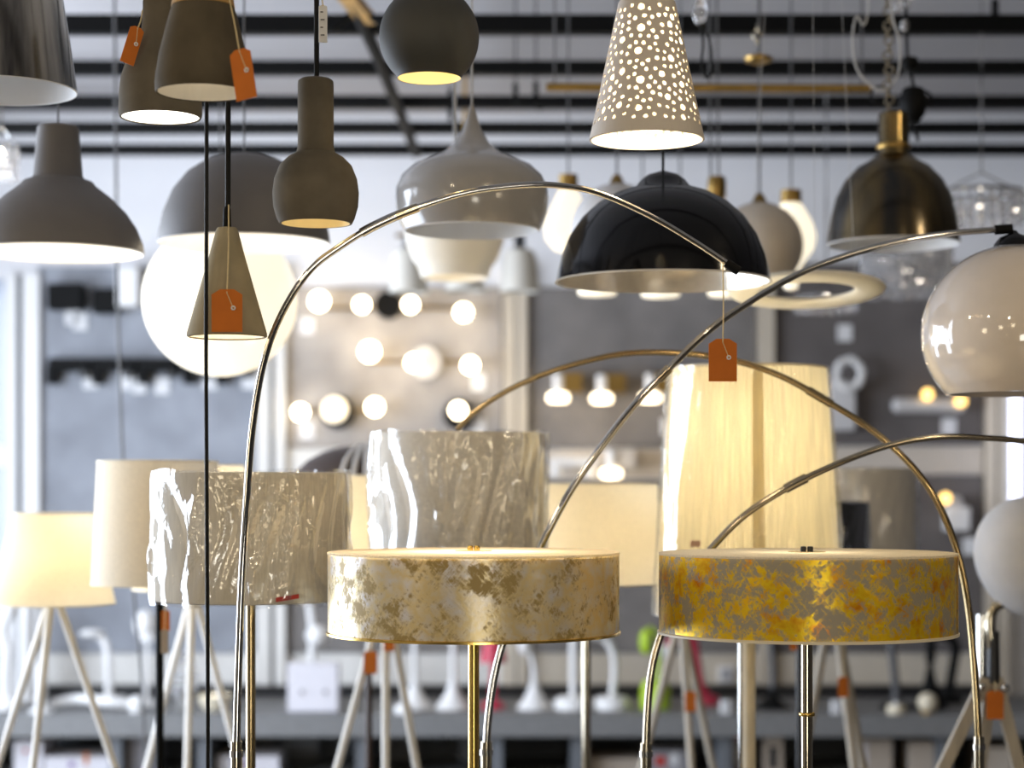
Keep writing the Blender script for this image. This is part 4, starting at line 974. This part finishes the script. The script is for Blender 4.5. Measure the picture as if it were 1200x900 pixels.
MB().lathe((X(172, 8.6), 8.6), [(.055, CTZ), (.055, CTZ+.012), (.008, CTZ+.02)], 24, caps=(True, False)).build('base', M['white'], t)
t = thing('ring_lamp', 'white curved ring lamp lying on the counter at left', 'desk lamp', onc(108, 8.36), DL)
pts = [Vector((X(60+q*2.1, 8.36), 8.36+.04*math.sin(PI*q/23), CTZ+.023+.03*math.sin(PI*q/46)**.7*(1-.35*q/46))) for q in range(0, 47, 2)]
MB().tube(pts, [.021]*len(pts), 10).build('ring', M['white'], t)
t = thing('bulb_ball', 'white ball lamp on the counter left of the black pole', 'desk lamp', onc(160, 8.32), DL)
MB().sphere(onc(160, 8.32)+Vector((0, 0, .035)), .034, 20, 14).build('ball', M['white'], t); MB().lathe((X(160, 8.32), 8.32), [(.03, CTZ), (.03, CTZ+.008), (.01, CTZ+.012)], 20, caps=(True, True)).build('base', M['white'], t)
# white socket box
d = 8.35; t = thing('socket_box', 'square white box with two grey dots standing on the counter', 'box', onc(368, d))
MB().box(onc(368, d)+Vector((0, 0, .103)), (.215, .08, .205)).build('body', M['carton'], t, bevel=.006)
for px in (354, 381): MB().tube([P(px, 811, d-.045), P(px, 811, d-.03)], .010, 12).build('dot', M['cartongrey'], t)
# small things on the counter edge
for px, m, nm, lb, ct in ((473, 'white', 'knob_lamp', 'tiny white lamp on the counter edge left of the trumpet lamps', 'lamp'), (850, 'card', 'price_cube', 'small pale cube on the counter left of the cream pole', 'label'), (980, 'card', 'price_cube', 'small pale cube on the counter right of the nickel pole', 'label'), (1050, 'creampaint', 'cream_puck', 'low cream puck light on the counter edge at right', 'lamp')):
    t = thing(nm, lb, ct, onc(px, 8.25)); c = onc(px, 8.25)
    if ct == 'label': MB().box(c+Vector((0, 0, .028)), (.042, .03, .056)).build('body', M[m], t, bevel=.004); MB().box(c+Vector((0, -.016, .03)), (.014, .002, .016)).build('print', M['cartongrey'], t)
    else: MB().lathe((c.x, c.y), [(.034, CTZ), (.04, CTZ+.01), (.036, CTZ+.036), (.01, CTZ+.042)], 20, caps=(True, True)).build('body', M[m], t); MB().lathe((c.x, c.y), [(.016, CTZ+.041), (.012, CTZ+.05)], 12, caps=(True, True)).build('top', M['white'], t)
t = thing('cream_ball_lamp', 'round cream ball lamp on the counter before the black flared lamp', 'lamp', onc(1087, 8.26)); c = onc(1087, 8.26)
MB().sphere(c+Vector((0, 0, .046)), .042, 24, 14).build('ball', M['creampaint'], t); MB().lathe((c.x, c.y), [(.03, CTZ), (.03, CTZ+.01), (.012, CTZ+.012)], 20, caps=(True, True)).build('base', M['brassdull'], t)
t = thing('glass_bowl', 'yellowish glass bowl lamp on the counter behind the black cable', 'lamp', onc(252, 8.4)); c = onc(252, 8.4)
MB().lathe((c.x, c.y), [(.04, CTZ), (.06, CTZ+.02), (.075, CTZ+.06), (.07, CTZ+.065), (.05, CTZ+.02), (.01, CTZ+.012)], 28, caps=(True, False)).build('bowl', M['creampaint'], t)
MB().lathe((c.x, c.y), [(.02, CTZ+.012), (.03, CTZ+.04), (.01, CTZ+.065)], 16, caps=(True, True)).build('bulb', M['bulbsoft'], t)
d = 8.45; c = onc(214, d); t = thing('crystal_table_lamp', 'clear glass bead table lamp on the counter near the black pole', 'lamp', c)
MB().lathe((c.x, d), [(.05, CTZ), (.05, CTZ+.012), (.01, CTZ+.02), (.007, CTZ+.24)], 20, caps=(True, True)).build('stand', M['chrome'], t)
rnd = random.Random(9)
for i in range(26):
    a = i*2.4; z = CTZ+.03+.20*i/26; r = .055*math.sin(PI*(i+2)/30)
    MB().sphere((c.x+r*math.cos(a), d+r*math.sin(a), z), .017, 8, 6).build('glass_bead', M['crystal'], t)
t = thing('red_figure_lamp', 'small lamp with crimson trim right of the brass pole', 'lamp', onc(578, 8.45)); c = onc(578, 8.45)
MB().lathe((c.x, c.y), [(.05, CTZ), (.05, CTZ+.02), (.015, CTZ+.04), (.012, CTZ+.25)], 20, caps=(True, True)).build('stand', M['pink'], t)
MB().lathe((c.x, c.y), [(.06, CTZ+.20), (.035, CTZ+.32)], 24).build('shade', M['pink'], t)
t = thing('wall_socket', 'white wall socket on the backsplash left of the cream pole', 'socket', P(851, 790, 8.98))
MB().box(P(851, 790, 8.975), (.075, .02, .075)).build('plate', M['white'], t, bevel=.004); MB().tube([P(851, 790, 8.966), P(851, 790, 8.96)], .022, 20).build('insert', M['cartongrey'], t)
# cartons on the lower shelf
LS = .387
def carton(label, x0, x1, y0, m, marks=(), d=8.34, dep=.28):
    a = P(x0, y0, d); b = P(x1, y0, d); h = a.z-LS
    t = thing('carton', label, 'box', ((a.x+b.x)/2, d+dep/2, LS), 'lamp cartons on the lower shelf')
    MB().box(((a.x+b.x)/2, d+dep/2, LS+h/2), (b.x-a.x, dep, h)).build('body', M[m], t, bevel=.003)
    MB().box(((a.x+b.x)/2, d+dep/2, LS+h+.001), ((b.x-a.x)*.99, .04, .002)).build('tape', M['cartontan'], t)
    for mx, my, w_, h_, mm in marks:
        MB().box(P(mx, my, d-.001), (w_*d/F, .003, h_*d/F)).build('print', M[mm], t)
carton('white carton low at the left end under the counter', 16, 50, 868, 'carton', ((30, 880, 5, 4, 'redink'),))
carton('white carton with a purple mark under the counter by the left tripod', 52, 130, 887, 'carton', ((84, 896, 7, 6, 'purple'), (101, 889, 5, 14, 'orange')))
carton('white carton with a purple mark behind the arc lamp pole at left', 254, 327, 886, 'carton', ((287, 895, 5, 8, 'purple'),))
carton('tall grey white carton between tripod and black pole', 148, 180, 862, 'cartongrey')
carton('pinkish tan carton under the counter below the gap between drums', 690, 752, 889, 'cartontan')
carton('carton with a red square print beside the small arc lamp pole', 763, 805, 880, 'cartongrey', ((774, 892, 12, 12, 'redink'), (790, 890, 8, 14, 'card')))
carton('narrow carton with a red top left of the cream pole', 856, 878, 858, 'cartongrey', ((867, 864, 12, 7, 'redink'), (863, 882, 4, 24, 'card'), (873, 880, 4, 24, 'card')))
carton('tan carton with dark front right of the cream pole', 895, 918, 862, 'cartontan', ((906, 888, 9, 26, 'ink'),))
carton('large tan carton at right under the counter', 1011, 1046, 866, 'cartontan', ((1000+14, 886, 5, 30, 'carton'),))
carton('tan carton between the large tan carton and the right tripod', 1066, 1095, 870, 'cartontan')
carton('pale carton behind the right tripod under the counter', 1150, 1186, 876, 'beigepaint')
